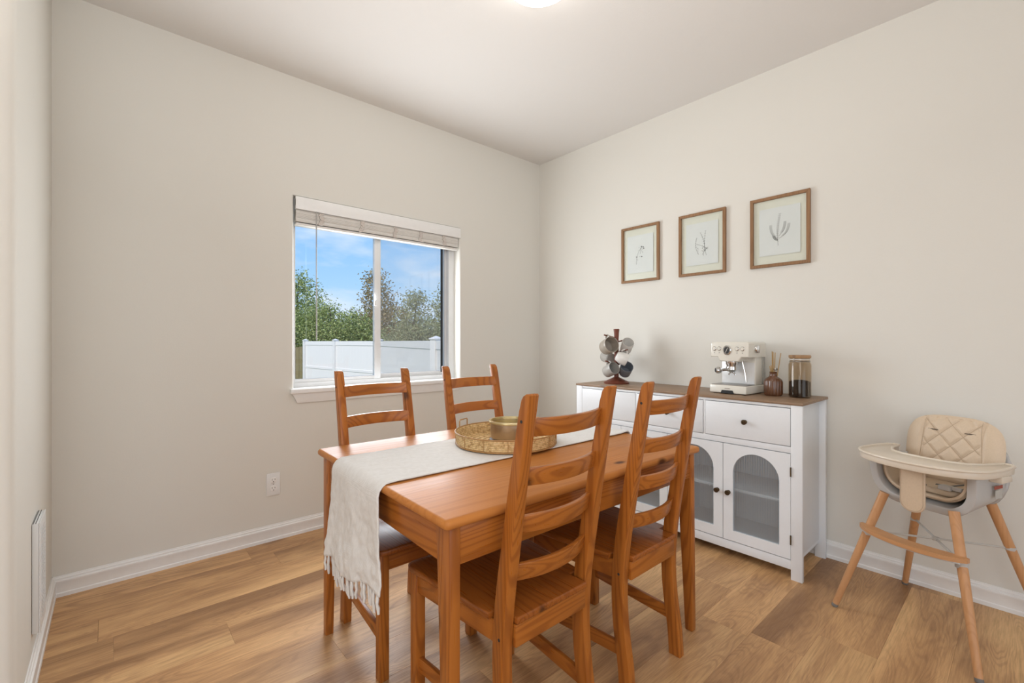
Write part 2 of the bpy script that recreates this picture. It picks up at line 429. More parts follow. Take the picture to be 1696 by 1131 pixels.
# open-plan part behind the camera, with unseen window openings added for the fill light
def wall_with_hole(axis, p0, p1, a0, a1, h0, h1, z0, z1):
    b = B()
    def bx(u0, u1, w0, w1): b.box(*((u0, u1, p0, p1) if axis == 1 else (p0, p1, u0, u1)), w0, w1)
    bx(a0, h0, 0, CH); bx(h1, a1, 0, CH); bx(h0, h1, z1, CH)
    if z0 > 0: bx(h0, h1, 0, z0)
    return b
struct('wall_front', wall_with_hole(1, YB-.1, YB, XF-.1, .0, -4.9, -1.3, .02, 2.4), M['wall'])
struct('wall_outer', wall_with_hole(0, XF-.1, XF, YB, WY, -4.9, -2.5, .6, 2.2), M['wall'])
def simple_window(name, axis, p, h0, h1, z0, z1):
    b = B()
    def bx(u0, u1, w0, w1, t=.05):
        b.box(*((u0, u1, p-t/2, p+t/2) if axis == 1 else (p-t/2, p+t/2, u0, u1)), w0, w1)
    for u in (h0, (h0+h1)/2-.03, h1-.06): bx(u, u+.06, z0, z1)
    for u in (h0+.06, (h0+h1)/2+.03):
        u1 = u+(h1-h0)/2-.09; bx(u, u1, z0, z0+.06); bx(u, u1, z1-.06, z1)
    w = struct(name, b, M['vinyl'])
    for u in (h0+.06, (h0+h1)/2+.03):
        u1 = u+(h1-h0)/2-.09
        g = B(); g.box(*((u, u1, p-.003, p+.003) if axis == 1 else (p-.003, p+.003, u, u1)), z0+.06, z1-.06); g.make('pane', M['glass'], w)
simple_window('added_window_2', 1, YB-.05, -4.9, -1.3, .02, 2.4)
simple_window('added_window_3', 0, XF-.05, -4.9, -2.5, .6, 2.2)

# baseboards
BBP = [(0, 0), (.016, 0), (.016, .016), (.013, .020), (.013, .060), (.0155, .065), (.0145, .072), (.009, .0755), (.009, .082), (.005, .086), (.004, .092), (0, .092)]
struct('baseboard_back', B().prism([(-d, z) for d, z in BBP], 0, XL, 0), M['trim'])
struct('baseboard_right', B().prism([(-d, z) for d, z in BBP], 1, YB, 0), M['trim'])
struct('baseboard_left', B().prism([(XL+d, z) for d, z in BBP], 1, WY, 0), M['trim'])
struct('baseboard_return', B().prism([(WY-d, z) for d, z in BBP], 0, XF, XL), M['trim'])

# ------------------------------------------------------------------ window_1
FY = .075
win = struct('window_1', B().box(WX0, WX0+.025, FY, .135, WZ0, WZ1).box(WX1-.05, WX1, FY, .135, WZ0, WZ1).box(WX0+.025, WX1-.05, FY, .135, WZ0, WZ0+.028).box(WX0+.025, WX1-.05, FY, .135, WZ1-.03, WZ1), M['vinyl'])
mX = -1.50
# sliding sash (left) with its stile, fixed sash (right)
zs0, zs1 = WZ0+.028, WZ1-.03
b = B()
b.box(WX0+.012, WX0+.030, FY+.004, FY+.030, zs0, zs1, .002).box(mX-.026, mX+.020, FY+.002, FY+.032, zs0, zs1, .003)
b.box(WX0+.029, mX-.025, FY+.005, FY+.029, zs0, zs0+.022, .002).box(WX0+.029, mX-.025, FY+.005, FY+.029, zs1-.03, zs1, .002)
sash = b.make('sliding_sash', M['vinyl'], win, kind='structure')
B().box(WX0+.03, mX-.026, FY+.014, FY+.019, zs0+.022, zs1-.03).make('pane', M['glass'], sash)
latch = B().box(mX-.034, mX-.018, FY-.014, FY+.003, 1.40, 1.475, .004).tube([(mX-.026, FY-.012, 1.44), (mX-.034, FY-.026, 1.455), (mX-.036, FY-.028, 1.48)], .005, 8).make('latch', M['vinyl'], sash)
b = B()
b.box(mX, mX+.022, FY+.034, FY+.056, zs0, zs1).box(WX1-.068, WX1-.048, FY+.034, FY+.056, zs0, zs1).box(mX+.022, WX1-.068, FY+.034, FY+.056, zs0, zs0+.03).box(mX+.022, WX1-.068, FY+.034, FY+.056, zs1-.03, zs1)
fixed = b.make('fixed_sash', M['vinyl'], win, kind='structure')
B().box(mX+.02, WX1-.068, FY+.042, FY+.047, zs0+.03, zs1-.03).make('pane', M['glass'], fixed)
scr = B().box(mX+.015, WX1-.06, FY+.060, FY+.061, zs0, zs1).make('screen', M['screen'], win)
B().box(WX1-.1030, WX1-.1005, FY+.004, FY+.034, zs0+.02, zs1-.03, .001).make('weather_strip', M['dark'], win)
# stool (sill board) and apron
st = B().box(WX0-.024, WX1+.026, -.032, .0, WZ0-.03, WZ0, .006, 3).box(WX0-.018, WX1+.018, -.002, FY+.01, WZ0-.03, WZ0)
trim1 = struct('trim_1', st, M['trim'])
ap = B()
prof = [(-.001, 0.786), (-.010, .786), (-.013, .800), (-.018, .815), (-.022, .842), (-.001, .842)]
nP = len(prof); xl, xr = WX0-.014, WX1+.016
def ins(z): return (.842-z)*.55
A = [ap.bm.verts.new((xl+ins(z), yv, z)) for yv, z in prof]; C_ = [ap.bm.verts.new((xr-ins(z), yv, z)) for yv, z in prof]
ap.bm.faces.new(A); ap.bm.faces.new(C_[::-1])
for i in range(nP): ap.bm.faces.new((A[i], C_[i], C_[(i+1) % nP], A[(i+1) % nP]))
struct('trim_2', ap, M['trim'])
# blind, raised to the top of the window
blind = thing('window_blind', 'white slatted blind pulled up to the top of the window', 'blind', (WX0, 0, WZ1))
W_ = WX1-WX0
valp = [(-.012, -.078), (.004, -.078), (.004, -.004), (-.012, -.004), (-.015, -.014), (-.015, -.066)]
val = B().prism(valp, 0, .006, W_+.004, .0015).make('valance', M['trim'], blind)
B().box(.006, .016, -.014, -.006+.002, -.058, -.022).make('valance_clip', M['steel'], val)
B().box(.012, W_-.012, .006, .05, -.079, -.004).make('headrail', M['trim'], blind)
me = None
for k in range(15):
    z = -.083-.0047*k
    dy = random.uniform(-.002, .002); tilt = random.uniform(-.0006, .0006)
    if me is None:
        o = B().box(0, W_-.024, -.025, .025, -.0021, .0021, .0008, 1).make('slat', M['blind'], blind); me = o.data
    else: o = link('slat', me, blind)
    o.location = (.012, .028+dy, z+tilt)
B().box(.012, W_-.012, .003, .053, -.172, -.1565, .004).make('bottom_rail', M['blind'], blind)
for k, xx in enumerate((.16, .42, .66, .86, 1.06)):
    b = B(); x0 = xx
    for j in range(9):
        z0 = -.082-.0082*j; dx = random.uniform(-.007, .007); t_ = random.uniform(-.004, .004); yo = random.uniform(-.004, .001)
        b.hexa([(x0-.013+dx, yo-.002, z0-.007+t_), (x0+.013+dx, yo-.001, z0-.007-t_), (x0+.013+dx, yo+.004, z0-.007-t_), (x0-.013+dx, yo+.004, z0-.007+t_),
                (x0-.013+dx, yo-.003, z0+.001), (x0+.013+dx, yo-.0005, z0+.001), (x0+.013+dx, yo+.004, z0+.001), (x0-.013+dx, yo+.004, z0+.001)])
    b.make('ladder_tape', M['tape'], blind)
B().tube([(.126, -.010, -.075), (.126, -.011, -.35), (.127, -.010, -.868)], .0032, 8).make('tilt_wand', plain('clear_wand', (.40, .38, .36), .3), blind)

# ------------------------------------------------------------------ outside
GZ = -.65
struct('ground', B().box(-30, 40, .3, 60, GZ-.1, GZ), M['grass'])
CAM = Vector((-2.883, -2.904, 1.155)); th = R(48.68)
FW = Vector((cos(th), sin(th), 0)); RT = Vector((sin(th), -cos(th), 0))
def far(lat, d, z=0): v = CAM+FW*d+RT*lat; return Vector((v.x, v.y, z))
vf = thing('vinyl_fence', 'white vinyl privacy fence with capped posts across the yard', 'fence', far(-6.37, 14, GZ))
org = vf.location
ZT, ZM = 1.165, .385
bmesh_board = B().box(0, .146, -.011, .011, 0, ZT-GZ-.10, .0015, 1)
bd = bpy.data.meshes.new('board'); bmesh_board.bm.to_mesh(bd); bmesh_board.bm.free(); bd.materials.append(M['fence_white'])
pm = B().box(-.063, .063, -.063, .063, 0, ZT-GZ+.015, .005, 1); pmesh = bpy.data.meshes.new('post'); pm.bm.to_mesh(pmesh); pm.bm.free(); pmesh.materials.append(M['fence_white'])
cm = B(); cm.box(-.075, .075, -.075, .075, 0, .022, .004, 1); q = [cm.bm.verts.new(p) for p in ((-.066, -.066, .022), (.066, -.066, .022), (.066, .066, .022), (-.066, .066, .022), (0, 0, .055))]
for i in range(4): cm.bm.faces.new((q[i], q[(i+1) % 4], q[4]))
cmesh = bpy.data.meshes.new('post_cap'); cm.bm.to_mesh(cmesh); cm.bm.free(); cmesh.materials.append(M['fence_white'])
def fence_post(p):
    o = link('post', pmesh, vf, p-org); link('post_cap', cmesh, o, (0, 0, ZT-GZ+.015)); return o
def run(pa, pb, posts):
    d = pb-pa; L = d.length; ang = math.atan2(d.y, d.x)
    for t in posts: fence_post(pa+d*t)
    for z0, z1 in ((0.06, .20), (ZM-GZ-.035, ZM-GZ+.035), (ZT-GZ-.12, ZT-GZ)):
        B().box(0, L, -.024, .024, z0, z1, .004, 1).make('rail', M['fence_white'], vf, pa-org, rotz=ang)
    k = 0.0
    while k < L:
        link('board', bd, vf, pa+d*(k/L)-org+Vector((0, 0, .05)), rotz=ang); k += .1468
PA, PB, PC = far(-6.37, 14, GZ), far(-3.27, 11.2, GZ), far(-.70, 5.55, GZ)
run(PA, PB, (0, .46, 1.0)); run(PB, PC, (.86,))
wf = thing('board_fence', 'weathered brown wooden board fence beside the white fence end', 'fence', far(-17.0, 18.4, GZ))
d = far(-6.55, 14.25, GZ)-wf.location; L = d.length; ang = math.atan2(d.y, d.x); k = 0; bme = None
while k < L-.1:
    if bme is None: o = B().box(0, .135, -.010, .010, 0, .985-GZ, .003, 1).make('board', M['fence_wood'], wf); bme = o.data
    else: o = link('board', bme, wf)
    o.location = d*(k/L)+Vector((0, 0, random.uniform(-.015, .015))); o.rotation_euler = (0, 0, ang); k += .142
B().box(0, L, .011, .05, .3, .39).make('rail', M['fence_wood'], wf, rotz=ang)

def tree(name, label, base, crowns, mat, leaf=.090, n=2600, seed=1, k=1.0):
    rnd = random.Random(seed)
    base = Vector((CAM.x+(base[0]-CAM.x)*k, CAM.y+(base[1]-CAM.y)*k, base[2]))
    t = thing(name, label, 'tree', base, 0); t.scale = (k, k, k*.985 if k < 1 else 1+(k-1)*.55)
    tb = B(); top = max(c[2]+c[3]*.3 for c in crowns)
    tb.tube([(0, 0, 0), (.03, .02, top*.4), (-.02, .03, top*.75)], [.10, .07, .03], 8)
    for c in crowns: tb.tube([(0, 0, .3), (c[0]*.4, c[1]*.4, c[2]*.6), (c[0], c[1], c[2]+c[3]*.5)], [.05, .035, .012], 6)
    tb.make('trunk', M['bark'], t)
    verts, faces = [], []
    tot = sum(c[3]**2 for c in crowns)
    for cx, cy, cz, cr, *ex in crowns:
        sz = ex[0] if ex else 1.0
        # clusters on the crown's shell, leaves around each cluster
        ncl = max(8, int(n/18*cr**2/tot)); 
        for _ in range(ncl):
            v = Vector((rnd.gauss(0, 1), rnd.gauss(0, 1), rnd.gauss(0, 1))).normalized()*cr*(rnd.random()**.35)
            v.z *= sz; c0 = Vector((cx, cy, cz))+v
            for _ in range(18):
                p = c0+Vector((rnd.gauss(0, .13), rnd.gauss(0, .13), rnd.gauss(0, .13)))
                ax = Vector((rnd.gauss(0, 1), rnd.gauss(0, 1), rnd.gauss(-.5, .6))).normalized()
                sd = ax.cross(Vector((rnd.gauss(0, 1), rnd.gauss(0, 1), rnd.gauss(0, 1)))).normalized()
                nn = ax.cross(sd); l = leaf*rnd.uniform(.7, 1.3); w = l*.28; i0 = len(verts)
                verts += [p, p+ax*l*.5+sd*w+nn*w*.3, p+ax*l, p+ax*l*.5-sd*w+nn*w*.3]
                faces += [(i0, i0+1, i0+2), (i0, i0+2, i0+3)]
    me = bpy.data.meshes.new('foliage'); me.from_pydata(verts, [], faces); me.materials.append(mat)
    f = link('foliage', me, t); f['kind'] = 'stuff'
    return t
H0 = -GZ
tree('garden_tree', 'tall leafy green tree at the left edge of the window view', far(-8.4, 17.5, GZ), [(0, 0, 3.0, 1.25, 1.25), (.5, -.6, 2.1, 1.1), (-.5, .5, 2.0, 1.2), (.2, .1, 4.1, .42)], M['leaf_green'], n=15000, seed=3, k=1.12)
tree('garden_tree', 'low rounded green tree behind the white fence, left of the rust-tinged tree', far(-6.6, 17.0, GZ), [(0, 0, 2.0, 1.05), (.5, -.5, 2.3, .85), (-.6, .6, 2.5, .75), (.9, -.8, 1.6, .9), (-.2, .1, 3.15, .3)], M['leaf_green'], n=15000, seed=5, k=0.95)
tree('garden_tree', 'rust-tinged airy tree behind the centre bar of the window', far(-4.85, 16.5, GZ), [(0, 0, 3.2, .62, 1.3), (.35, -.3, 2.3, .8), (-.35, .3, 2.2, .65), (-.1, .1, 4.0, .36)], M['leaf_rust'], n=8000, seed=8, k=1.16)
tree('garden_tree', 'grey-green feathery tree seen through the hazy right pane', far(-3.55, 16.5, GZ), [(0, 0, 2.8, .62, 1.5), (.4, -.4, 2.0, .8), (-.3, .3, 1.9, .8), (.05, 0, 3.6, .35)], M['leaf_grey'], n=9500, seed=11, k=0.89)
tree('garden_tree', 'broad green tree at the right end of the hazy right pane', far(-2.05, 16.2, GZ), [(0, 0, 2.75, .85, 1.2), (.55, -.5, 2.3, .9), (-.45, .4, 1.8, .8), (.8, -.7, 3.2, .6)], M['leaf_grey'], n=12000, seed=14, k=1.15)
tree('garden_hedge', 'dark low leafy hedge behind the trees and the white fence', far(-5.3, 19.5, GZ), [(-12.5*RT.x, -12.5*RT.y, 1.5, 1.4), (-10.3*RT.x, -10.3*RT.y, 1.2, 1.4), (-8.1*RT.x, -8.1*RT.y, 1.6, 1.4), (-5.9*RT.x, -5.9*RT.y, 1.3, 1.4), (-3.8*RT.x, -3.8*RT.y, 1.2, 1.3), (-2*RT.x, -2*RT.y, 1.3, 1.3), (0, 0, 1.2, 1.3), (2*RT.x, 2*RT.y, 1.35, 1.3), (4*RT.x, 4*RT.y, 1.3, 1.3)], M['leaf_green'], n=34000, seed=17, k=1.3)['category'] = 'hedge'

# ------------------------------------------------------------------ ceiling light
cl = thing('ceiling_light', 'lit round flush ceiling light with a white glass dome', 'ceiling light', (-1.517, -1.522, CH))
B().lathe([(0, 0), (.135, 0), (.140, -.012), (.135, -.022), (0, -.022)], 48).make('base_plate', M['trim'], cl)
B().lathe([(.132, -.016), (.148, -.022), (.150, -.034), (.140, -.055), (.105, -.075), (.055, -.086), (0, -.089)], 48).make('glass_dome', M['lamp_glass'], cl)

# ------------------------------------------------------------------ dining table
TL, TW, TH = 1.205, .960, .730
TROT = R(-1.2)
pc = Vector((-2.295, -2.0, 0)); cv = Matrix.Rotation(TROT, 3, 'Z') @ Vector((TL/2, TW/2, 0)); TC = pc+cv
table = thing('dining_table', 'varnished knotty pine dining table with a rounded-edge top', 'table', TC, TROT)
hx, hy = TL/2, TW/2
tb = B().prism(rrect(-hx, hx, -hy, hy, .014, 4), 2, TH-.026, TH, .011, 3)
tb.make('tabletop', M['tabletop'], table)
def leg(sx, sy, bx=0, by=0):
    x0, x1 = hx-.020, hx-.052; y0, y1 = hy-.016, hy-.080
    tx0, tx1 = x0, hx-.050; ty0, ty1 = y0, hy-.046
    c = [(sx*tx0+bx, sy*ty0+by, 0), (sx*tx1+bx, sy*ty0+by, 0), (sx*tx1+bx, sy*ty1+by, 0), (sx*tx0+bx, sy*ty1+by, 0),
         (sx*x0, sy*y0, .705), (sx*x1, sy*y0, .705), (sx*x1, sy*y1, .705), (sx*x0, sy*y1, .705)]
    B().hexa(c, .003).make('leg', M['pine_z'], table)
leg(-1, -1); leg(-1, 1); leg(1, 1, 0, .02); leg(1, -1, -.015, -.014)
AZ0, AZ1 = .607, .705
for sy in (-1, 1): B().box(-hx+.05, hx-.05, sy*(hy-.019), sy*(hy-.041), AZ0, AZ1, .0015).make('apron', M['pine_x'], table)
for sx in (-1, 1): B().box(sx*(hx-.023), sx*(hx-.045), -hy+.078, hy-.078, AZ0, AZ1, .0015).make('apron', M['pine_y'], table)

# ------------------------------------------------------------------ dining chairs
def interp(tab, z):
    for (a, va), (c, vc) in zip(tab, tab[1:]):
        if z <= c: return va+(vc-va)*(z-a)/(c-a)
    return tab[-1][1]
REAR = [(0, 0), (.05, .003), (.09, .006), (.13, .0115), (.17, .018), (.22, .0245), (.27, .029), (.32, .031), (.37, .0305), (.42, .027), (.48, .021), (.55, .011), (.63, -.002), (.77, -.024), (.90, -.046), (1.03, -.068)]
DEP = [(0, .044), (.45, .044), (.55, .043), (.75, .039), (.93, .033), (1.03, .030)]
PWX = .0325; CW = .342
def make_chair(label):
    t = thing('dining_chair', label, 'chair', (0, 0, 0), 0, 'ladder-back pine chairs around the table')
    for sx in (-1, 1):
        rear = [(interp(REAR, z), z) for z, _ in REAR]
        front = [(interp(REAR, z)+interp(DEP, z), z) for z in (0, .05, .09, .13, .17, .22, .27, .32, .37, .42, .48, .55, .63, .77, .90, .985)]
        yt = interp(REAR, 1.03)
        cap = [(yt+.034, 1.0), (yt+.030, 1.014), (yt+.023, 1.024), (yt+.012, 1.03), (yt+.003, 1.03)]
        poly = rear[:-1]+[(yt, 1.026)]+cap[::-1]+front[::-1]
        a = sx*CW/2; c = sx*(CW/2-PWX)
        p = B().prism(poly, 0, min(a, c), max(a, c), .0028).make('back_post', M['pine_z'], t)
        for z in (.962, .395):
            ym = interp(REAR, z)+.017
            B().lathe([(0, .0006), (.0042, .0006), (.0042, -.002)], 10, frame_to((sx*CW/2, ym, z), (sx, 0, 0))).make('screw_hole', M['dark'], p)
    xin = CW/2-PWX+.006
    for z in (.560, .690, .815, .942):
        b = B(); n = 14; lean = .17
        def f(i, k):
            u = -1+2*i/n; x = u*xin; bow = -.033*(1-u*u)
            yc = interp(REAR, z)+.030+bow
            th_, hh = .0075, .0235
            cs = [(-th_, -hh), (th_, -hh), (th_, hh), (-th_, hh)]
            dy, dz = cs[k]; return (x, yc+dy-dz*lean, z+dz)
        g = [[b.bm.verts.new(f(i, k)) for k in range(4)] for i in range(n+1)]
        b.bm.faces.new(g[0][::-1]); b.bm.faces.new(g[n])
        le = []
        for i in range(n):
            for k in range(4):
                b.bm.faces.new((g[i][k], g[i][(k+1) % 4], g[i+1][(k+1) % 4], g[i+1][k]))
        for i in range(n):
            for k in range(4):
                e = b.bm.edges.get((g[i][k], g[i+1][k]))
                if e: le.append(e)
        bmesh.ops.bevel(b.bm, geom=le, offset=.003, segments=2, affect='EDGES', profile=.5)
        b.make('back_slat', M['pine_x'], t)
    # seat board
    h = CW/2-PWX-.002
    right = [(h, .014), (h, .079), (.178, .081), (.196, .25), (.213, .440), (.207, .458), (.192, .466)]
    poly = right+[(-x, y) for x, y in right[::-1]]
    B().prism(poly, 2, .431, .451, .006, 3).make('seat', M['pine_seat'], t)
    # front legs
    for sx in (-1, 1):
        B().box(sx*.170, sx*.204, .414, .450, 0, .431, .003).make('front_leg', M['pine_z'], t)
    # aprons
    B().box(-h, h, .020, .040, .372, .431, .002).make('seat_rail', M['pine_x'], t)
    B().box(-.172, .172, .425, .445, .372, .431, .002).make('seat_rail', M['pine_x'], t)
    for sx in (-1, 1):
        def sl(x, yv, z): return (sx*x, yv, z)
        c = [sl(.140, .060, .372), sl(.162, .060, .372), sl(.198, .420, .372), sl(.176, .420, .372), sl(.140, .060, .431), sl(.162, .060, .431), sl(.198, .420, .431), sl(.176, .420, .431)]
        B().hexa(c, .002).make('seat_rail', M['pine_y'], t)
        c = [sl(.144, .040, .122), sl(.160, .040, .122), sl(.194, .418, .122), sl(.178, .418, .122), sl(.144, .040, .166), sl(.160, .040, .166), sl(.194, .418, .166), sl(.178, .418, .166)]
        B().hexa(c, .003).make('stretcher', M['pine_y'], t)
    return t
chair = make_chair('pine ladder-back chair nearest the camera, its back towards us')
chair.location = (-1.975, -2.062, 0); chair.rotation_euler = (0, 0, R(-.5))
for lab, loc, rz in (('pine ladder-back chair on the near side of the table, beside the white sideboard', (-1.472, -2.066, 0), 0),
                     ('pine ladder-back chair under the window, partly behind the hanging runner', (-2.003, -1.012, 0), 180),
                     ('pine ladder-back chair on the window side, behind the rattan tray', (-1.462, -1.008, 0), 180)):
    c = copy_tree(chair); c['label'] = lab; c.location = loc; c.rotation_euler = (0, 0, R(rz))

# ------------------------------------------------------------------ table runner
runner = thing('table_runner', 'white cotton table runner with knotted fringe hanging over the table ends', 'table runner', (TC.x, TC.y, 0), TROT)
ya, yb = -.128, .258
DL, DR = .272, .300     # drops at the left and right end
RAD = .018
flat = 2*(hx+.006)
tot = DL+flat+DR
rn = random.Random(4)
def rpath(s):
    """s from 0 (left hem) to tot (right hem) -> x, z, normal weight, hang distance"""
    if s < DL+.055:                                   # a soft fold over the left edge
        h = DL+.055-s; r = .040; q = r*pi/2; xc = -hx+.026; top = TH+.0045
        if h < q: a = h/r; return xc-r*sin(a), top-r*(1-cos(a)), max(h-.02, 0)
        return xc-r-.02*(h-q), top-r-(h-q), h
    if s < DL+flat:
        x = -hx-.006+(s-DL); return x, TH+.0032+.0013*max(0, 1-(s-DL-.055)/.08), 0
    h = s-DL-flat
    if h < .03:
        a = (h/.03)*pi/2; return hx+.006+RAD*.5*sin(a), TH+.003-RAD*(1-cos(a)), h
    return hx+.006+RAD*.5+.02*(h-.03), TH+.003-RAD-(h-.03), h
def rsurf(u, v):
    s = u*tot; x, z, h = rpath(s)
    y_ = ya+(yb-ya)*v
    left = s < DL+.06
    if h > 0:
        k = min(1, max(0, (h-.02)/DL))
        if left:
            y_ += -.045*k*(1-v)**1.5 + .010*k*sin(k*6)*(v-.5) + .018*k**2*v
            nz_ = mnoise.noise(Vector((v*4.5, h*9, 1.3))); n2 = mnoise.noise(Vector((v*13, h*34, 4.1))); n3 = mnoise.noise(Vector((v*26, h*52, 8.1)))
            x += k**.7*(.013*nz_+.006*n2+.0032*n3); y_ += .003*k*n2
            z += -.045*k*v + .012*k*sin(v*9)
            x += -.012*k+.006*k*sin(v*7+1.2)
        else:
            x += k*(.010*sin(v*13)); z += 0
    else:
        z += .0006*(1+sin(v*40+x*17)*sin(x*31))
        if x > hx-.06 and v < .12: z += .004*(x-hx+.06)/.06
    return (x, y_, z)
b = B().grid(230, 64, rsurf)
cl_ = b.make('cloth', M['cloth'], runner, fix=False)
sm = cl_.modifiers.new('thickness', 'SOLIDIFY'); sm.thickness = .0026; sm.offset = 1
for e_, nT in ((0, 21), (1, 18)):
    b_ = None
    for k in range(nT):
        v = (k+.5)/nT; p = Vector(rsurf(e_*1.0, v)); q = Vector(rsurf(.02 if e_ == 0 else .98, v)); dn = (p-q).normalized()
        L = rn.uniform(.045, .068); sw = rn.uniform(-.010, .010)
        pts = [p-dn*.003+Vector((0, 0, 0))]+[p+Vector((dn.x*t*.2+rn.uniform(-.002, .002), sw*t/L+rn.uniform(-.0015, .0015), -t)) for t in (L*.2, L*.45, L*.7, L)]
        B().tube(pts, [.0030, .0050, .0040, .0052, .0034], 7).make('tassel', M['cloth'], runner)
for v in (.0, 1.0):
    pts = [Vector(rsurf(i/120, v))+Vector((0, 0, .0012)) for i in range(121)]
    B().tube(pts, .0022, 6).make('hem', M['cloth'], runner)

# ------------------------------------------------------------------ rattan tray, coaster, pot
ZR = TH+.0090
tray = thing('rattan_tray', 'round woven rattan tray with wire loop handles on the white runner', 'tray', (-1.664, -1.480, ZR))
TR = .208; HT = .050
b = B(); nθ, nr = 220, 9
def tw(u, v):
    a = u*2*pi; row = v*nr
    w = .0022*(sin(a*74)*(1 if int(row) % 2 else -1)) if 0 < v < 1 else 0
    r = TR-.006+.006*v+w; return (r*cos(a), r*sin(a), .004+v*(HT-.006))
g = b.grid(nθ, nr*2, tw)
wl = b.make('woven_wall', M['rattan'], tray, angle=70); so = wl.modifiers.new('thickness', 'SOLIDIFY'); so.thickness = .004; so.offset = -1
B().torus(TR, .0032, HT, 96, 8).torus(TR-.004, .0036, .004, 96, 8).make('rim', M['rattan_dark'], tray)
b = B()
for k in range(8):
    b.torus(TR-.010-.024*k, .0032, .005, 72, 6)
b.lathe([(0, .001), (TR-.006, .001), (TR-.006, .0055), (0, .0055)], 72)
b.make('woven_base', M['rattan'], tray)
for k in range(14):
    a = 2*pi*k/14
    if k == 0:
        o = B().box(TR-.001, TR+.0012, -.0012, .0012, .003, HT-.003, .0006, 1).make('stake', M['rattan_dark'], tray); sme = o.data
    else: o = link('stake', sme, tray)
    o.rotation_euler = (0, 0, a)
for a in (R(112), R(-68)):
    t1 = Vector((-sin(a), cos(a), 0)); c0 = Vector((cos(a), sin(a), 0))*TR
    pts = [c0+t1*.03+Vector((0, 0, HT-.02)), c0+t1*.03+Vector((0, 0, HT+.024)), c0+t1*.026+Vector((0, 0, HT+.030)), c0-t1*.026+Vector((0, 0, HT+.030)), c0-t1*.03+Vector((0, 0, HT+.024)), c0-t1*.03+Vector((0, 0, HT-.02))]
    B().tube(pts, .0026, 8).make('loop_handle', M['rattan_dark'], tray)
bx_, by_ = -1.640, -1.478
tag(B().lathe([(0, 0), (.086, 0), (.086, .004), (.083, .006), (0, .006)], 48).make('coaster', plain('slate_coaster', (.16, .15, .14), .6), None, (bx_, by_, ZR+.0086)), 'dark round coaster under the bronze pot in the tray', 'coaster')
pot = thing('metal_pot', 'low bronze metal pot with a gold rim standing in the rattan tray', 'pot', (bx_, by_, ZR+.0148))
B().lathe([(0, 0), (.074, 0), (.079, .003), (.081, .010), (.082, .066), (.078, .066), (.076, .010), (0, .008)], 64).make('body', M['bowl'], pot)
B().lathe([(.0815, .064), (.0885, .066), (.0895, .072), (.088, .076), (.079, .076), (.078, .064)], 64).make('rim', M['brass'], pot)
B().lathe([(.0775, .064), (.076, .012), (0, .010)], 48).make('lining', M['brass'], pot)

# ------------------------------------------------------------------ sideboard
XF_, XB_ = -.415, -.022; Y0, Y1 = -.790, -2.193; SH = .860
sb = thing('sideboard', 'white sideboard with three drawers, arched fluted glass doors and brown top', 'sideboard', ((XF_+XB_)/2, (Y0+Y1)/2, 0))
O = Vector(sb.location)
def sbb(name, m, x0, x1, y0, y1, z0, z1, bev=.002, parent=sb):
    b = B().box(x0-O.x, x1-O.x, y0-O.y, y1-O.y, z0, z1, bev); return b.make(name, m, parent)
sbb('top', M['walnut'], XF_-.004, XB_+.012, Y1-.004, Y0+.004, SH-.014, SH, .0025)
for yv in (Y0, Y1+.050):
    for xv in (XF_, XB_-.022): sbb('leg', M['white'], xv, xv+.022, yv, yv-.050, 0, SH-.014)
for yv in (Y0-.030, Y1+.044): sbb('side_panel', M['white'], XF_+.021, XB_-.021, yv, yv-.014, .095, SH-.014, .001)
sbb('back_panel', M['white'], XB_-.014, XB_-.006, Y0-.032, Y1+.032, .09, SH-.014, .001)
sbb('bottom_panel', M['white'], XF_+.012, XB_-.01, Y0-.032, Y1+.032, .075, .093, .001)
sbb('bottom_rail', M['white'], XF_+.003, XF_+.021, Y0-.048, Y1+.048, .048, .093, .001)
sbb('middle_rail', M['white'], XF_+.003, XF_+.021, Y0-.048, Y1+.048, .612, .643, .001)
sbb('top_rail', M['white'], XF_+.003, XF_+.021, Y0-.048, Y1+.048, .832, SH-.014, .001)
sbb('drawer_shelf', M['white'], XF_+.02, XB_-.014, Y0-.032, Y1+.032, .618, .632, .001)
sbb('inner_shelf', M['white'], XF_+.045, XB_-.014, Y0-.032, Y1+.032, .350, .366, .001)
sbb('divider', M['white'], XF_+.02, XB_-.014, -1.4915+.009, -1.4915-.009, .09, .62, .001)
ds = [(-.842, -1.270), (-1.284, -1.706), (-1.722, -2.141)]
for a in (-1.277, -1.714): sbb('drawer_divider', M['white'], XF_+.003, XF_+.021, a+.006, a-.006, .643, .832, .001)
def knob(parent, yv, z, s=1.0):
    m = frame_to((XF_-.001-O.x, yv-O.y, z), (-1, 0, 0))
    B().lathe([(0, 0), (.011*s, 0), (.011*s, .002), (.0055*s, .004), (.005*s, .012), (.012*s, .015), (.0135*s, .019), (.012*s, .022), (.006*s, .0225), (.005*s, .020), (0, .0205)], 20, m).make('knob', M['bronze'], parent)
for a, c in ds:
    d_ = sbb('drawer', M['white'], XF_-.001, XF_+.018, a, c, .646, .829, .002); knob(d_, (a+c)/2, .737)
dw = (2.144-.840)/4
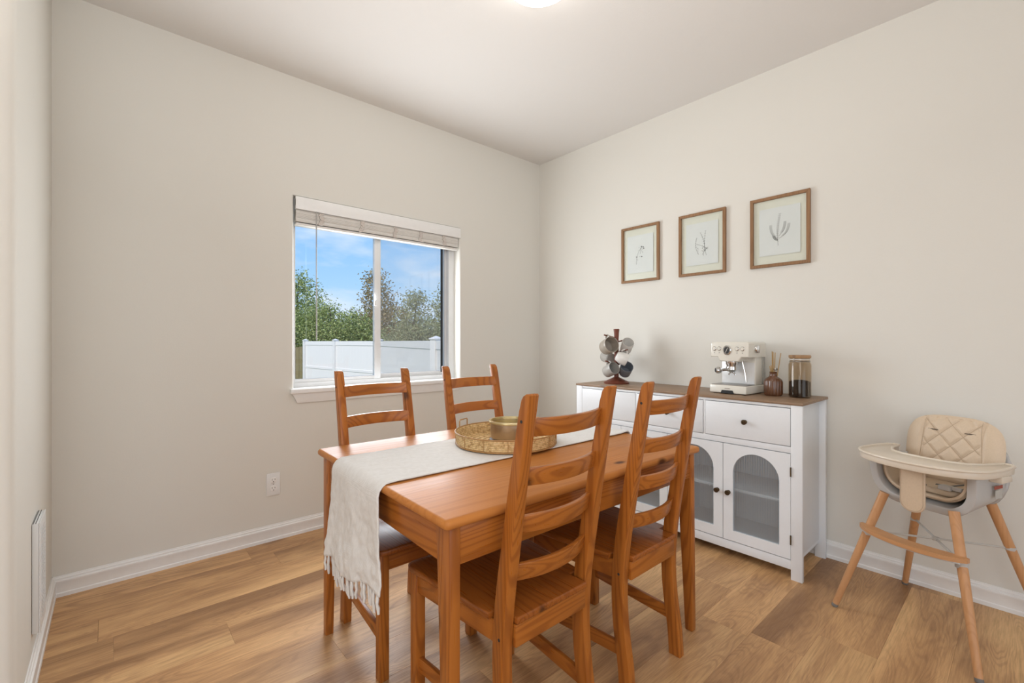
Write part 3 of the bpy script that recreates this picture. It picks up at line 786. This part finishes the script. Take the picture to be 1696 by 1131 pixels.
def door(y_hi, hinge):
    """door leaf with an arched opening and a fluted pane"""
    y_lo = y_hi-dw; a, c = y_hi-.0015, y_lo+.0015; z0, z1 = .098, .609
    b = B(); xo, xi = XF_-.001-O.x, XF_+.017-O.x
    pl, pr = a-.050, c+.050; r = (pl-pr)/2; yc = (pl+pr)/2; zb, zsq = .152, .575-r*1.0
    inner = [(pr, zb), (pl, zb)]+[(yc+r*cos(t), zsq+r*sin(t)) for t in [pi*i/20 for i in range(21)]]
    # outer points matched to inner ones by angle
    outer = [(c, z0), (a, z0)]
    for i in range(21):
        t = pi*i/20
        if i <= 5: outer.append((a, zsq+(z1-zsq)*(i/5.0)))
        elif i >= 15: outer.append((c, zsq+(z1-zsq)*((20-i)/5.0)))
        else: outer.append((a+(c-a)*((i-5)/10.0), z1))
    n = len(inner)
    rows = []
    for X_, pts in ((xo, outer), (xo, inner), (xi, inner), (xi, outer)): rows.append([b.bm.verts.new((X_, p[0]-O.y, p[1])) for p in pts])
    for q in range(4):
        A_, C2 = rows[q], rows[(q+1) % 4]
        for i in range(n): b.bm.faces.new((A_[i], A_[(i+1) % n], C2[(i+1) % n], C2[i]))
    d_ = b.make('door', M['white'], sb, angle=30)
    p = B(); nr_ = 20
    def pf(u, v):
        yv = pr-.006+(pl-pr+.012)*u; ztop = zsq+math.sqrt(max(0, (r+.006)**2-(yv-yc)**2)); ztop = min(ztop, .590)
        return (xi-.012+.0036*abs(sin(u*nr_*pi)), yv-O.y, zb-.006+(ztop-zb+.006)*v)
    p.grid(nr_*6, 6, pf); p.make('pane', M['fluted'], d_, angle=80)
    yk = (c+.028) if hinge == 'hi' else (a-.028)
    knob(d_, yk, .352)
    for zh in (.17, .50):
        yh = a+.001 if hinge == 'hi' else c-.001
        B().tube([(xo-.002, yh-O.y, zh), (xo-.002, yh-O.y, zh+.045)], .0032, 8).make('hinge', M['bronze'], d_)
for k, h in enumerate(('hi', 'lo', 'hi', 'lo')): door(-.840-dw*k, h)

# ------------------------------------------------------------------ mug tree with its mugs
TX, TY = -.215, -.985
mt = thing('mug_tree', 'reddish wooden mug tree standing at the far end of the sideboard', 'mug tree', (TX, TY, SH))
B().lathe([(0, 0), (.086, 0), (.088, .007), (.082, .014), (.048, .030), (.022, .042), (.017, .046), (0, .046)], 40).make('base', M['redwood'], mt)
B().lathe([(0, .03), (.0165, .03), (.0155, .10), (.0150, .31), (.0175, .358), (.0205, .380), (.018, .383), (0, .383)], 20).make('pole', M['redwood'], mt)
def vdir(rt, cm_, upz): return (RT*rt-FW*cm_+Vector((0, 0, upz)))
def mug(label, rt, cm_, z, axis, rad, hgt, mat, prof=0, flip=1):
    ax = vdir(*axis).normalized(); c0 = Vector((TX, TY, z))+vdir(rt, cm_, 0)
    t = thing('mug', label, 'mug', c0, 0, 'mugs on the mug tree')
    m = frame_to((0, 0, 0), ax)
    r = rad; h = hgt/2; k = .72 if prof == 1 else .93
    B().lathe([(0, -h), (r*k*.85, -h), (r*k, -h*.9), (r*.97, -h*.1), (r, h*.96), (r*.985, h), (r*.93, h*.97), (r*.90, -h*.1), (r*k*.9, -h*.78), (0, -h*.82)], 32, m).make('cup', mat, t)
    u = Vector((0, 0, 1)); u = (u-ax*u.dot(ax)).normalized()*flip
    pts = []
    for i in range(11):
        a = pi*i/10; pts.append(u*(r*.93+sin(a)*r*.48)+ax*(cos(a)*h*.50))
    B().tube(pts, .0052, 8).make('handle', mat, t)
    # the peg this mug hangs from
    hole = c0+u*(r*1.24)
    s = Vector((TX, TY, hole.z-.012)); 
    B().tube([s-mt.location, hole+ (hole-s).normalized()*.026+Vector((0, 0, .006))-mt.location], .0048, 8).make('peg', M['redwood'], mt)
mug('wide beige mug hanging highest on the mug tree, mouth towards us', -.066, .050, 1.124, (.30, .85, .25), .056, .088, M['ceramic_beige'])
mug('white mug hanging at the upper right of the mug tree', .068, .020, 1.122, (.05, .75, .62), .042, .095, M['ceramic'])
mug('white tapered mug hanging in the middle of the mug tree, seen from its side', .016, .085, 1.042, (.72, .10, -.35), .043, .080, M['ceramic'], 1)
mug('stone grey mug half hidden behind the middle of the mug tree', -.045, -.065, 1.040, (-.25, -.8, .15), .042, .090, M['ceramic_stone'])
mug('striped grey mug hanging low on the left of the mug tree', -.052, .045, .958, (.42, .80, .36), .044, .090, M['ceramic_stone'])
mug('dark blue-grey mug hanging low on the right of the mug tree', .058, .030, .958, (.02, .80, .55), .044, .085, M['ceramic_grey'])

# ------------------------------------------------------------------ espresso machine
em = thing('espresso_machine', 'cream espresso machine with a round gauge standing on the sideboard', 'coffee machine', (-.165, -1.795, SH), R(-90-4)); em.scale = (.895, 1, 1.06)
# local: x to the picture's right, -y to the front
w = .117
B().box(-w, w, -.125, .105, .004, .046, .006, 3).make('drip_base', M['cream'], em)
b = B()
for k in range(9): b.box(-w+.012, w-.012, -.118+.014*k, -.112+.014*k, .044, .050)
b.box(-w+.008, w-.008, -.120, .0, .043, .0465).make('drip_grate', M['steel'], em)
B().prism([(-.042, .004), (.042, .004), (.034, .020), (-.034, .020)], 1, -.1275, -.118).make('tray_pull', M['black'], em)
B().box(-.016, .016, -.1262, -.124, .026, .031).make('name_badge', M['steel'], em)
B().box(-w+.010, w-.006, -.005, .100, .046, .20, .006, 2).make('body', M['cream'], em)
B().box(-w+.014, w-.012, -.0075, -.003, .050, .165, .001).make('splash_panel', M['splash'], em)
hp = [(-w-.004, .195), (-.075, .195), (-.060, .172), (.060, .172), (.075, .195), (w+.004, .195), (w+.004, .268), (w-.004, .276), (-w+.004, .276), (-w-.004, .268)]
head = B().prism(hp, 1, -.105, .105, .006, 3).make('head', M['cream'], em)
B().box(w-.018, w+.001, .07, .103, .05, .27, .004).make('water_tank', glass_mat('tank', (.8, .8, .78), .1, .4, (.6, .6, .58)), em)
def front_disc(name, x, z, r, mat, parent, t=.006, y0=-.105):
    return B().lathe([(0, t), (r*.86, t), (r, t*.6), (r, -.001), (0, -.001)], 24, frame_to((x, y0, z), (0, -1, 0))).make(name, mat, parent)
for x in (-.096, -.064, .050, .084):
    rg = front_disc('button', x, .240, .0125, M['chrome'], head, .004); front_disc('button_face', x, .240, .0098, M['cream'], rg, .0055)
    B().box(x-.003, x+.003, -.1062, -.104, .216, .219).make('button_mark', M['strap'], rg)
gz = .232
gr = front_disc('gauge', -.012, gz, .026, M['chrome'], head, .007); gf = front_disc('gauge_face', -.012, gz, .021, M['black'], gr, .0078)
B().hexa([(-.020, -.1136, gz-.012), (-.017, -.1136, gz-.014), (-.003, -.1136, gz+.011), (-.006, -.1136, gz+.013), (-.020, -.1142, gz-.012), (-.017, -.1142, gz-.014), (-.003, -.1142, gz+.011), (-.006, -.1142, gz+.013)]).make('gauge_needle', M['label_white'], gf)
b = B()
for k in range(12):
    a = R(-130+260*k/11); b.box(-.012+.0165*sin(a)-.0009, -.012+.0165*sin(a)+.0009, -.1140, -.1134, gz+.0165*cos(a)-.0009, gz+.0165*cos(a)+.0009)
b.make('gauge_ticks', M['label_white'], gf)
sk = B().lathe([(0, .016), (.019, .016), (.021, .012), (.021, 0), (0, 0)], 24, frame_to((w+.004, -.02, .238), (1, 0, 0))).make('steam_dial', M['chrome'], em)
B().box(w+.018, w+.026, -.024, -.016, .218, .258, .002).make('dial_grip', M['steel'], sk)
B().lathe([(0, .172), (.036, .172), (.036, .158), (.031, .150), (.031, .140), (0, .140)], 32, Matrix.Translation((-.010, -.055, 0))).make('group_head', M['chrome'], em)
pf_ = B().lathe([(0, .142), (.034, .142), (.035, .126), (.028, .118), (.012, .112), (0, .112)], 32, Matrix.Translation((-.010, -.055, 0))).make('portafilter', M['chrome'], em)
B().tube([(-.030, -.075, .128), (-.048, -.105, .124)], [.008, .0075], 10).tube([(-.048, -.105, .124), (-.054, -.114, .124), (-.062, -.128, .124), (-.068, -.138, .124)], [.011, .017, .018, .012], 14).make('handle', M['chrome'], pf_)
B().tube([(-.010, -.055, .114), (-.022, -.060, .108), (-.026, -.062, .098)], .005, 8).tube([(-.010, -.055, .114), (.004, -.050, .108), (.008, -.048, .098)], .005, 8).make('spout', M['chrome'], pf_)
B().tube([(.060, -.060, .175), (.066, -.063, .160), (.080, -.070, .125), (.092, -.078, .085), (.094, -.080, .066)], [.006, .005, .0045, .0045, .004], 10).make('steam_wand', M['steel'], em)
for sx in (-1, 1):
    for y_ in (-.10, .08): B().lathe([(0, 0), (.012, 0), (.012, .005), (0, .005)], 12, Matrix.Translation((sx*.09, y_, 0))).make('foot', M['black'], em)

# ------------------------------------------------------------------ brown bottle with sticks, coffee jar
bt = thing('diffuser_bottle', 'brown fluted bottle with sticks between coffee machine and jar', 'bottle', (-.175, -1.984, SH))
flute = lambda k, seg, z: (.0016*cos(2*pi*k/seg*20) if .010 < z < .080 else 0)
B().lathe([(0, 0), (.038, 0), (.043, .006), (.0445, .012), (.0445, .076), (.041, .088), (.031, .097), (.021, .103), (.018, .108), (.018, .128), (.020, .130), (.016, .130), (.015, .10), (0, .09)], 120, None, flute).make('glass_body', M['bottle'], bt, angle=60)
for dx, dy, L in ((-.008, .006, .165), (.004, -.006, .235), (.000, .004, .242), (.006, .002, .238), (.020, -.022, .232), (-.012, .010, .16)):
    B().tube([(dx*.3, dy*.3, .03), (dx*.6+.0, dy*.8, .12), (dx*1.0, dy*1.4, L)], .0021, 6).make('stick', M['stick'], bt)
B().lathe([(0, .136), (.009, .138), (.011, .144), (.008, .150), (0, .152)], 16, Matrix.Translation((.006, -.010, 0))).make('bead', M['steel'], bt)
jr = thing('coffee_jar', 'glass jar of ground coffee with a wooden lid at the near end of the sideboard', 'jar', (-.150, -2.104, SH)); jr.scale = (.925, .925, 1.05)
B().lathe([(0, 0), (.052, 0), (.0565, .005), (.0565, .165), (.050, .178), (.050, .198), (.047, .198), (.047, .177), (.0535, .164), (.0535, .007), (0, .006)], 48).make('glass_body', M['jar_glass'], jr)
cf = B().lathe([(0, .008), (.0525, .008), (.0525, .078), (.040, .084), (.02, .087), (0, .086)], 40); cf.make('coffee_grounds', M['coffee'], jr)['kind'] = 'stuff'
ld = B().lathe([(0, .198), (.053, .198), (.055, .201), (.055, .209), (.053, .212), (0, .212)], 40).make('lid', M['lidwood'], jr)
B().torus(.0495, .0026, .190, 40, 8).make('seal', M['ceramic'], jr)
B().torus(.0525, .0017, .180, 40, 6).tube([(-.052, .012, .178), (-.058, .012, .188), (-.056, .012, .198)], .0016, 6).make('wire_clip', M['steel'], jr)

# ------------------------------------------------------------------ framed drawings
def ribbon(b, pts, w0, w1=None):
    w1 = w0 if w1 is None else w1; n = len(pts); L_, R_ = [], []
    for i, (y_, z_) in enumerate(pts):
        a = pts[max(0, i-1)]; c = pts[min(n-1, i+1)]; d = Vector((c[0]-a[0], c[1]-a[1])); d = d.normalized() if d.length > 0 else Vector((0, 1)); nrm = Vector((-d.y, d.x)); w_ = w0+(w1-w0)*i/(n-1)
        L_.append(b.bm.verts.new((0, y_+nrm.x*w_, z_+nrm.y*w_))); R_.append(b.bm.verts.new((0, y_-nrm.x*w_, z_-nrm.y*w_)))
    for i in range(n-1): b.bm.faces.new((L_[i], L_[i+1], R_[i+1], R_[i]))
def blob(b, y_, z_, r, asp=1, ang=0, n=8):
    vs_ = []
    for k in range(n):
        u, v = r*cos(2*pi*k/n), r*asp*sin(2*pi*k/n); vs_.append(b.bm.verts.new((0, y_+u*cos(ang)-v*sin(ang), z_+u*sin(ang)+v*cos(ang))))
    b.bm.faces.new(vs_)
def curve(p0, p1, bend, n=10):
    p0, p1 = Vector(p0), Vector(p1); d = p1-p0; nr = Vector((-d.y, d.x))
    return [tuple(p0+d*(i/n)+nr*bend*sin(pi*i/n)) for i in range(n+1)]
def drawing(kind):
    """line drawing in (right, up) of the sheet; the sheet's right is -y"""
    b = B(); rd = random.Random(kind*7+1); S = lambda p: (-p[0], p[1])
    def stem(p0, p1, bend, w=.0011): ribbon(b, [S(p) for p in curve(p0, p1, bend)], w, w*.6)
    def dot(p, r, a=1, ang=0): blob(b, -p[0], p[1], r, a, ang)
    if kind == 0:
        stem((-.030, -.075), (.012, .050), .10)
        for p, q in (((.0, .0), (.030, .035)), ((.004, .02), (.012, .050)), ((-.008, -.02), (.014, -.022)), ((-.018, -.045), (-.028, -.020)), ((.006, .03), (.026, .046))):
            stem(p, q, .15, .0008); dot(q, .0058, .8, rd.random())
        for k in range(6): dot((rd.uniform(-.01, .03), rd.uniform(0, .055)), .0022)
    elif kind == 1:
        for p0, p1, bd_ in (((-.020, -.070), (-.034, .040), .12), ((.012, -.080), (-.008, .070), -.10), ((.030, -.080), (.026, .078), .06), ((.004, -.075), (.040, -.030), .1), ((-.036, .0), (.038, -.040), .05)):
            cv_ = curve(p0, p1, bd_); ribbon(b, [S(p) for p in cv_], .0008, .0005)
            for k in range(5, 11):
                for s_ in (-1, 1): dot((cv_[k][0]+s_*.0028, cv_[k][1]), .0022, .5, .8*s_)
        for k in range(8): dot((.012+rd.uniform(-.012, .014), -.04+rd.uniform(-.012, .012)), .0028, .5, rd.random()*3)
        for k in range(5): stem((-.022, -.03-.008*k), (-.03+rd.uniform(-.008, .012), -.012-.012*k), .2, .0006)
    else:
        for p0, p1, bd_ in (((-.006, -.085), (.004, .095), .04), ((-.004, -.05), (-.045, .035), .14), ((-.002, -.045), (.050, .030), -.16), ((-.004, -.06), (-.030, -.03), .1), ((0, -.03), (.030, .045), -.1)):
            cv_ = curve(p0, p1, bd_, 16); ribbon(b, [S(p) for p in cv_], .0008, .0005)
            for k in range(4, 17):
                for s_ in (-1, 1): dot((cv_[k][0]+s_*.0045+rd.uniform(-.001, .001), cv_[k][1]+.002), .0030, .42, -.7*s_)
    return b
fr = [('left', -.885, -1.201, 0, 'smallest-looking left frame of the three, drawing of a single sprig with round buds'),
      ('mid', -1.345, -1.659, 1, 'middle wooden frame of the three, drawing of several crossed wild flower stems'),
      ('right', -1.805, -2.113, 2, 'largest-looking right frame of the three, drawing of a bushy leafy branch')]
lab = {0: 'wooden frame nearest the room corner, drawing of one sprig with round buds',
       1: 'middle wooden frame of three, drawing of several crossed wild flower stems',
       2: 'wooden frame farthest from the room corner, drawing of a bushy leafy branch'}
for _, ya_, yb_, kind, _l in fr:
    cy = (ya_+yb_)/2; zc = 1.7915; hw = .1555; hh = .2035; bw = .0175
    t = thing('picture_frame', lab[kind], 'picture', (-.001, cy, zc), 0, 'framed plant drawings on the right wall')
    def bar(name, y0, y1, z0, z1, m, ax):
        B().box(-.019, 0, y0, y1, z0, z1, .0015).make(name, m, t)
    B().prism([(hw, hh), (-hw, hh), (-hw+bw, hh-bw), (hw-bw, hh-bw)], 0, -.019, 0, .001).make('frame_bar', M['oakframe'], t)
    B().prism([(hw, -hh), (-hw, -hh), (-hw+bw, -hh+bw), (hw-bw, -hh+bw)], 0, -.019, 0, .001).make('frame_bar', M['oakframe'], t)
    B().prism([(hw, hh), (hw, -hh), (hw-bw, -hh+bw), (hw-bw, hh-bw)], 0, -.019, 0, .001).make('frame_bar', M['oakframe'], t)
    B().prism([(-hw, hh), (-hw, -hh), (-hw+bw, -hh+bw), (-hw+bw, hh-bw)], 0, -.019, 0, .001).make('frame_bar', M['oakframe'], t)
    B().box(-.004, -.002, -hw+bw-.002, hw-bw+.002, -hh+bw-.002, hh-bw+.002).make('backing', M['matboard'], t)
    pp = B().box(-.0085, -.0075, -.107, .107, -.137, .137).make('paper', M['paper'], t)
    drawing(kind).make('plant_drawing', M['ink'], pp, (-.0088, 0, 0), smooth=False, fix=False)
    B().box(-.0125, -.0115, -hw+bw-.001, hw-bw+.001, -hh+bw-.001, hh-bw+.001).make('glass', M['picture_glass'], t)

# ------------------------------------------------------------------ outlet and wall register
ot = thing('wall_outlet', 'white double power outlet low on the window wall', 'outlet', (-2.182, -.001, .325))
B().prism(rrect(-.036, .036, -.064, .064, .004, 3), 1, -.006, 0, .002).make('cover_plate', M['vinyl'], ot)
for z in (-.024, .024):
    s = B().prism(rrect(-.017, .017, z-.0165, z+.0165, .010, 5), 1, -.0085, -.005, .001).make('socket', M['trim'], ot)
    B().box(-.0085, -.0062, -.0090, -.0083, z+.000, z+.010).box(.0062, .0085, -.0090, -.0083, z+.001, z+.009).lathe([(0, .0005), (.0027, .0005), (.0027, -.0005)], 10, frame_to((0, -.0086, z-.008), (0, -1, 0))).make('slots', M['dark'], s)
B().lathe([(0, .001), (.003, .001), (.0032, 0)], 10, frame_to((0, -.006, 0), (0, -1, 0))).make('screw', M['steel'], ot)
vt = thing('wall_register', 'white raised air register low on the left wall above the baseboard', 'vent', (XL, -.59, .16))
hy_ = .085; VH = .375; VT = .021
B().box(.0005, VT-.003, -hy_, hy_, 0, VH, .003).make('housing', M['vinyl'], vt)
B().box(.003, .0045, -hy_+.001, hy_-.001, .05, VH+.0012).box(.0095, .011, -hy_+.001, hy_-.001, .05, VH+.0012).make('seam', M['dark'], vt)
b = B(); b.box(VT-.003, VT, -hy_, hy_, 0, .03).box(VT-.003, VT, -hy_, hy_, VH-.03, VH).box(VT-.003, VT, -hy_, -hy_+.02, .03, VH-.03).box(VT-.003, VT, hy_-.02, hy_, .03, VH-.03)
for k in range(1, 5): b.box(VT-.003, VT, -hy_+.02+.025*k-.003, -hy_+.02+.025*k+.003, .03, VH-.03)
gl = b.make('front_grille', M['vinyl'], vt)
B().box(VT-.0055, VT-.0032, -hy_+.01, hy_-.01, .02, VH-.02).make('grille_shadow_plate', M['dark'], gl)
me = None
for k in range(22):
    z = .036+k*(VH-.072)/21
    if me is None: o = B().box(VT-.003, VT, -hy_+.02, hy_-.02, -.0045, .0045).make('louver', M['vinyl'], gl); me = o.data
    else: o = link('louver', me, gl)
    o.location = (0, 0, z)

# ------------------------------------------------------------------ high chair
hc = thing('high_chair', 'tan padded high chair with ivory tray and round wooden legs', 'high chair', (-.365, -2.655, 0), R(70))
# local: x to the picture's left, y to the front
for sx in (-1, 1):
    for sy in (-1, 1):
        p0 = Vector((sx*.24, sy*.25, 0)); p1 = Vector((sx*.115, sy*.125, .52)); d = p1-p0
        lg = B().tube([p0+d*t for t in (.025, .3, .6, 1)], [.0118, .0136, .0154, .0166], 20).make('leg', M['beech'], hc)
        B().tube([p0+d*t for t in (.0, .004, .026)], [.009, .0118, .0124], 16).make('rubber_foot', M['rubber'], lg)
def legpt(sx, sy, z): t = z/.52; return Vector((sx*(.24-.125*t), sy*(.25-.125*t), z))
# foot rest: bowed wooden board on the front legs
b = B(); n = 20
g = []
for i in range(n+1):
    u = -1+2*i/n; x = u*.178; yc = legpt(1, 1, .365).y+.012+.045*(1-u*u); hwid = .030*(1-.72*u**6)
    g.append([b.bm.verts.new((x, yc-hwid, .362)), b.bm.verts.new((x, yc+hwid, .362)), b.bm.verts.new((x, yc+hwid, .378)), b.bm.verts.new((x, yc-hwid, .378))])
b.bm.faces.new(g[0][::-1]); b.bm.faces.new(g[n])
for i in range(n):
    for k in range(4): b.bm.faces.new((g[i][k], g[i][(k+1) % 4], g[i+1][(k+1) % 4], g[i+1][k]))
bmesh.ops.bevel(b.bm, geom=[e for e in b.bm.edges if e.is_manifold and e.calc_face_angle(0) > .7], offset=.005, segments=3, affect='EDGES')
frs = b.make('foot_rest', M['beech_h'], hc)
b = B(); prev = None
for i in range(n+1):
    u = -1+2*i/n; x = u*.165; yc = legpt(1, 1, .365).y+.012+.045*(1-u*u)
    r0 = [b.bm.verts.new((x, yc-.024, .357)), b.bm.verts.new((x, yc+.024, .357)), b.bm.verts.new((x, yc+.024, .3625)), b.bm.verts.new((x, yc-.024, .3625))]
    if prev: 
        for k in range(4): b.bm.faces.new((prev[k], prev[(k+1) % 4], r0[(k+1) % 4], r0[k]))
    else: b.bm.faces.new(r0[::-1])
    prev = r0
b.bm.faces.new(prev)
for sx in (-1, 1):
    q = legpt(sx, 1, .352); b.tube([q+Vector((0, 0, -.016)), q+Vector((0, 0, .012))], .0185, 18)
b.make('rest_bracket', M['hc_grey'], frs)
# crossed steel rods between the legs
hub = Vector((0, 0, .352))
b = B()
for sx, sy in ((1, 1), (-1, 1), (1, -1), (-1, -1)):
    q = legpt(sx, sy, .352); b.tube([hub+(q-hub)*.02, hub+(q-hub)*.96], .0042, 8)
b.lathe([(0, -.006), (.012, -.006), (.012, .006), (0, .006)], 16, Matrix.Translation(hub))
br = b.make('cross_brace', M['label_white'], hc)
for sx in (1, -1):
    q = legpt(sx, -1, .352); B().tube([q+Vector((0, 0, -.006)), q+Vector((0, 0, .006))], .0165, 16).make('brace_clip', M['hc_grey'], br)
# bucket shell: a U from side to side, closed at the back
def U(s, w_, zb, zt, r):
    """s 0..1 along a U from (+w,zt) down round to (-w,zt)"""
    side = zt-zb-r; a_ = pi/2*r; fl = 2*(w_-r); T = 2*side+2*a_+fl; d = s*T
    if d < side: return w_, zt-d
    d -= side
    if d < a_: q = d/r; return w_-r+r*cos(q), zb+r-r*sin(q)
    d -= a_
    if d < fl: return w_-r-d, zb
    d -= fl
    if d < a_: q = d/r; return -w_+r-r*sin(q), zb+r-r*cos(q)
    d -= a_; return -w_, zb+r+d
def shell(y0, y1, w0, w1, zb0, zb1, zt0, zt1, r):
    def f(u, v):
        w_ = w0+(w1-w0)*v; zb = zb0+(zb1-zb0)*v; zt = zt0+(zt1-zt0)*v; x, z = U(u, w_, zb, zt, r); tz = (z-zb)/(zt-zb)
        return (x*(.93+.07*tz), y0+(y1-y0)*v*(1-.10*(1-tz)), z)
    return f
b = B().grid(60, 8, shell(-.095, .122, .174, .180, .505, .487, .665, .655, .10))
sh = b.make('seat_shell', M['hc_grey'], hc, angle=60); so = sh.modifiers.new('thickness', 'SOLIDIFY'); so.thickness = .030; so.offset = -1
bv = sh.modifiers.new('soft', 'BEVEL'); bv.width = .004; bv.segments = 2; bv.limit_method = 'ANGLE'
# back of the shell and its arm rims
def back(u, v):
    x = -.170+.340*u; e = abs(2*u-1); zt = .79-.11*e**4; zb = .505+.09*e**6; return (x, -.098-.045*v-.03*(1-e*e), zb+(zt-zb)*v)
bs = B().grid(24, 12, back).make('shell_back', M['hc_grey'], sh, angle=60); so = bs.modifiers.new('thickness', 'SOLIDIFY'); so.thickness = .012; so.offset = 0
# cushions
cu = B().grid(48, 8, lambda u, v: (lambda xz: (xz[0], -.088+.172*v, xz[1]+.010*sin(pi*v)))(U(u, .134, .545, .655, .075)))
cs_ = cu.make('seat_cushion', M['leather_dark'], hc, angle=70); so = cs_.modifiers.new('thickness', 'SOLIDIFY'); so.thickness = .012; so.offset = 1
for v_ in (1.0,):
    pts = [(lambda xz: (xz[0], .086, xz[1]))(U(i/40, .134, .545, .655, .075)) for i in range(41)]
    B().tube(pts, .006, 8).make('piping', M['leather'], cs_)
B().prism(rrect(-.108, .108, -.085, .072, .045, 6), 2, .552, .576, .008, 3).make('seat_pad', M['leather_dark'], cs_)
# back cushion, leaning, with quilting seams and strap slots
CWD, ZB, ZTt = .162, .560, .842
STEP = .078
def groove(x, z):
    if abs(x) > .108 or z < .59 or z > .832: return 0
    g = math.exp(-((abs(x)-.0985)/.006)**2)
    if abs(x) < .099:
        for s_ in (1, -1):
            t = ((x-s_*(z-.72)*.3/.33)/STEP+.5) % 1-.5; g = max(g, math.exp(-(t*STEP*.74/.0065)**2))
    return g
def bc_y(z): return -.092-.16*(z-.56)
def bcush(front):
    def f(u, v):
        # superellipse-like rounded rectangle from a unit square
        a = 2*u-1; c = 2*v-1
        k = 7.0; m_ = max(abs(a), abs(c)); ln = (abs(a)**k+abs(c)**k)**(1/k) if m_ > 0 else 1; sc_ = m_/ln if ln > 0 else 1
        k2 = 3.2; ln2 = (abs(a)**k2+abs(c)**k2)**(1/k2) if m_ > 0 else 1; sc_ = m_/ln2 if ln2 > 0 else 1
        x = a*sc_*CWD; z = (ZB+ZTt)/2+c*sc_*(ZTt-ZB)/2
        puff = (1-m_**6)
        if front: puff -= .22*groove(x, z)
        return (x, bc_y(z)+(.022*puff if front else -.018*puff), z)
    return f
b = B().grid(110, 110, bcush(True)); b.grid(110, 110, bcush(False))
bcs = b.make('back_cushion', M['leather'], hc, angle=70)
def on(x, z, up=.0005):
    a = x/CWD; c = (z-(ZB+ZTt)/2)/((ZTt-ZB)/2); m_ = min(1, max(abs(a), abs(c))); return Vector((x, bc_y(z)+.022*(1-m_**6-.22*groove(x, z))+up, z))
seam = plain('seam_thread', (.50, .38, .265), .7)
def seamline(p, q):
    pts = [on(p[0]+(q[0]-p[0])*i/14, p[1]+(q[1]-p[1])*i/14) for i in range(15)]
    B().tube(pts, .0008, 6).make('quilt_seam', seam, bcs)
for sx in (-1, 1): seamline((sx*.105, .60), (sx*.092, .828))
step = .078
def clip(p, q):
    # Liang-Barsky to the quilted field
    x0, x1, z0, z1 = -.092, .092, .600, .826; t0, t1 = 0., 1.; dx, dz = q[0]-p[0], q[1]-p[1]
    for pp_, qq in ((-dx, p[0]-x0), (dx, x1-p[0]), (-dz, p[1]-z0), (dz, z1-p[1])):
        if abs(pp_) < 1e-9:
            if qq < 0: return None
        else:
            r = qq/pp_
            if pp_ < 0: t0 = max(t0, r)
            else: t1 = min(t1, r)
    if t1-t0 < .06: return None
    return (p[0]+dx*t0, p[1]+dz*t0), (p[0]+dx*t1, p[1]+dz*t1)
for k in range(-4, 5):
    for sl_ in (1, -1):
        c0 = k*step; seg_ = clip((c0-.3, .72-sl_*.33), (c0+.3, .72+sl_*.33))
        if seg_: seamline(*seg_)
for sx in (-1, 1):
    c0 = on(sx*.060, .780, .001); B().box(-.019, .019, -.0012, .0012, -.0022, .0022).make('strap_slot', M['slot_brown'], bcs, c0)
# tray: rounded front, scooped at the body side, raised rim
outl = []
def tray_outline(k=1.0, dz=0):
    o_ = []
    for i in range(25):
        a = pi*i/24; o_.append((.212*k*cos(a), .066+.178*k*sin(a)**.75 if sin(a) > 0 else .066))
    left = [(-.212*k, .0), (-.208*k, -.058), (-.196*k, -.078), (-.172, -.078), (-.163, -.054), (-.150, .011), (-.120, .061), (-.07, .086)]
    return o_+left+[(0, .092)]+[(-x, y_) for x, y_ in left[::-1]]
def se(k): return [(x*k, y_) for x, y_ in tray_outline()]
tp = B()
ol = tray_outline()
tp.prism(ol, 2, .662, .690, .005, 2)
tr_ = tp.make('tray', M['hc_tray'], hc)
pts = [(x, y_, .6905) for x, y_ in ol]+[(ol[0][0], ol[0][1], .6905)]
B().tube(pts, .0055, 8, cap=False).make('tray_rim', M['hc_tray'], tr_)
for sx in (-1, 1):
    B().box(sx*.176, sx*.214, -.030, .040, .640, .664, .004).make('tray_clip', M['hc_tray'], tr_)
# padded flap hanging in front, buckle and belt
fo = rrect(-.042, .042, .482, .684, .038, 8)
fl = B().prism(fo, 1, .150, .162, .004, 3).make('crotch_flap', M['leather'], hc)
B().tube([(x*.90, .1625, .573+(z-.573)*.93) for x, z in fo]+[(fo[0][0]*.90, .1625, .576+(fo[0][1]-.576)*.93)], .0012, 5, cap=False).make('flap_stitching', seam, fl)
hb = B().tube([(-.030, .06, .590), (-.070, .055, .592), (-.095, .03, .60), (-.125, -.02, .62)], .009, 8, flat=.3)
hb.make('harness_strap', M['strap'], hc)
B().box(-.085, -.045, .050, .085, .578, .596, .005).box(-.114, -.084, .055, .075, .582, .596, .004).make('buckle', M['hc_grey'], hc)
B().box(-.004, .004, .07, .145, .578, .583).make('belt', M['strap'], hc)
# stickers on the shell's side towards the camera
lx = -.1815
B().box(lx-.0016, lx-.0004, -.040, .015, .608, .620).make('warning_label', M['label_red'], sh)
B().box(lx-.0012, lx-.0002, -.036, .008, .572, .604).make('info_label', M['label_white'], sh)
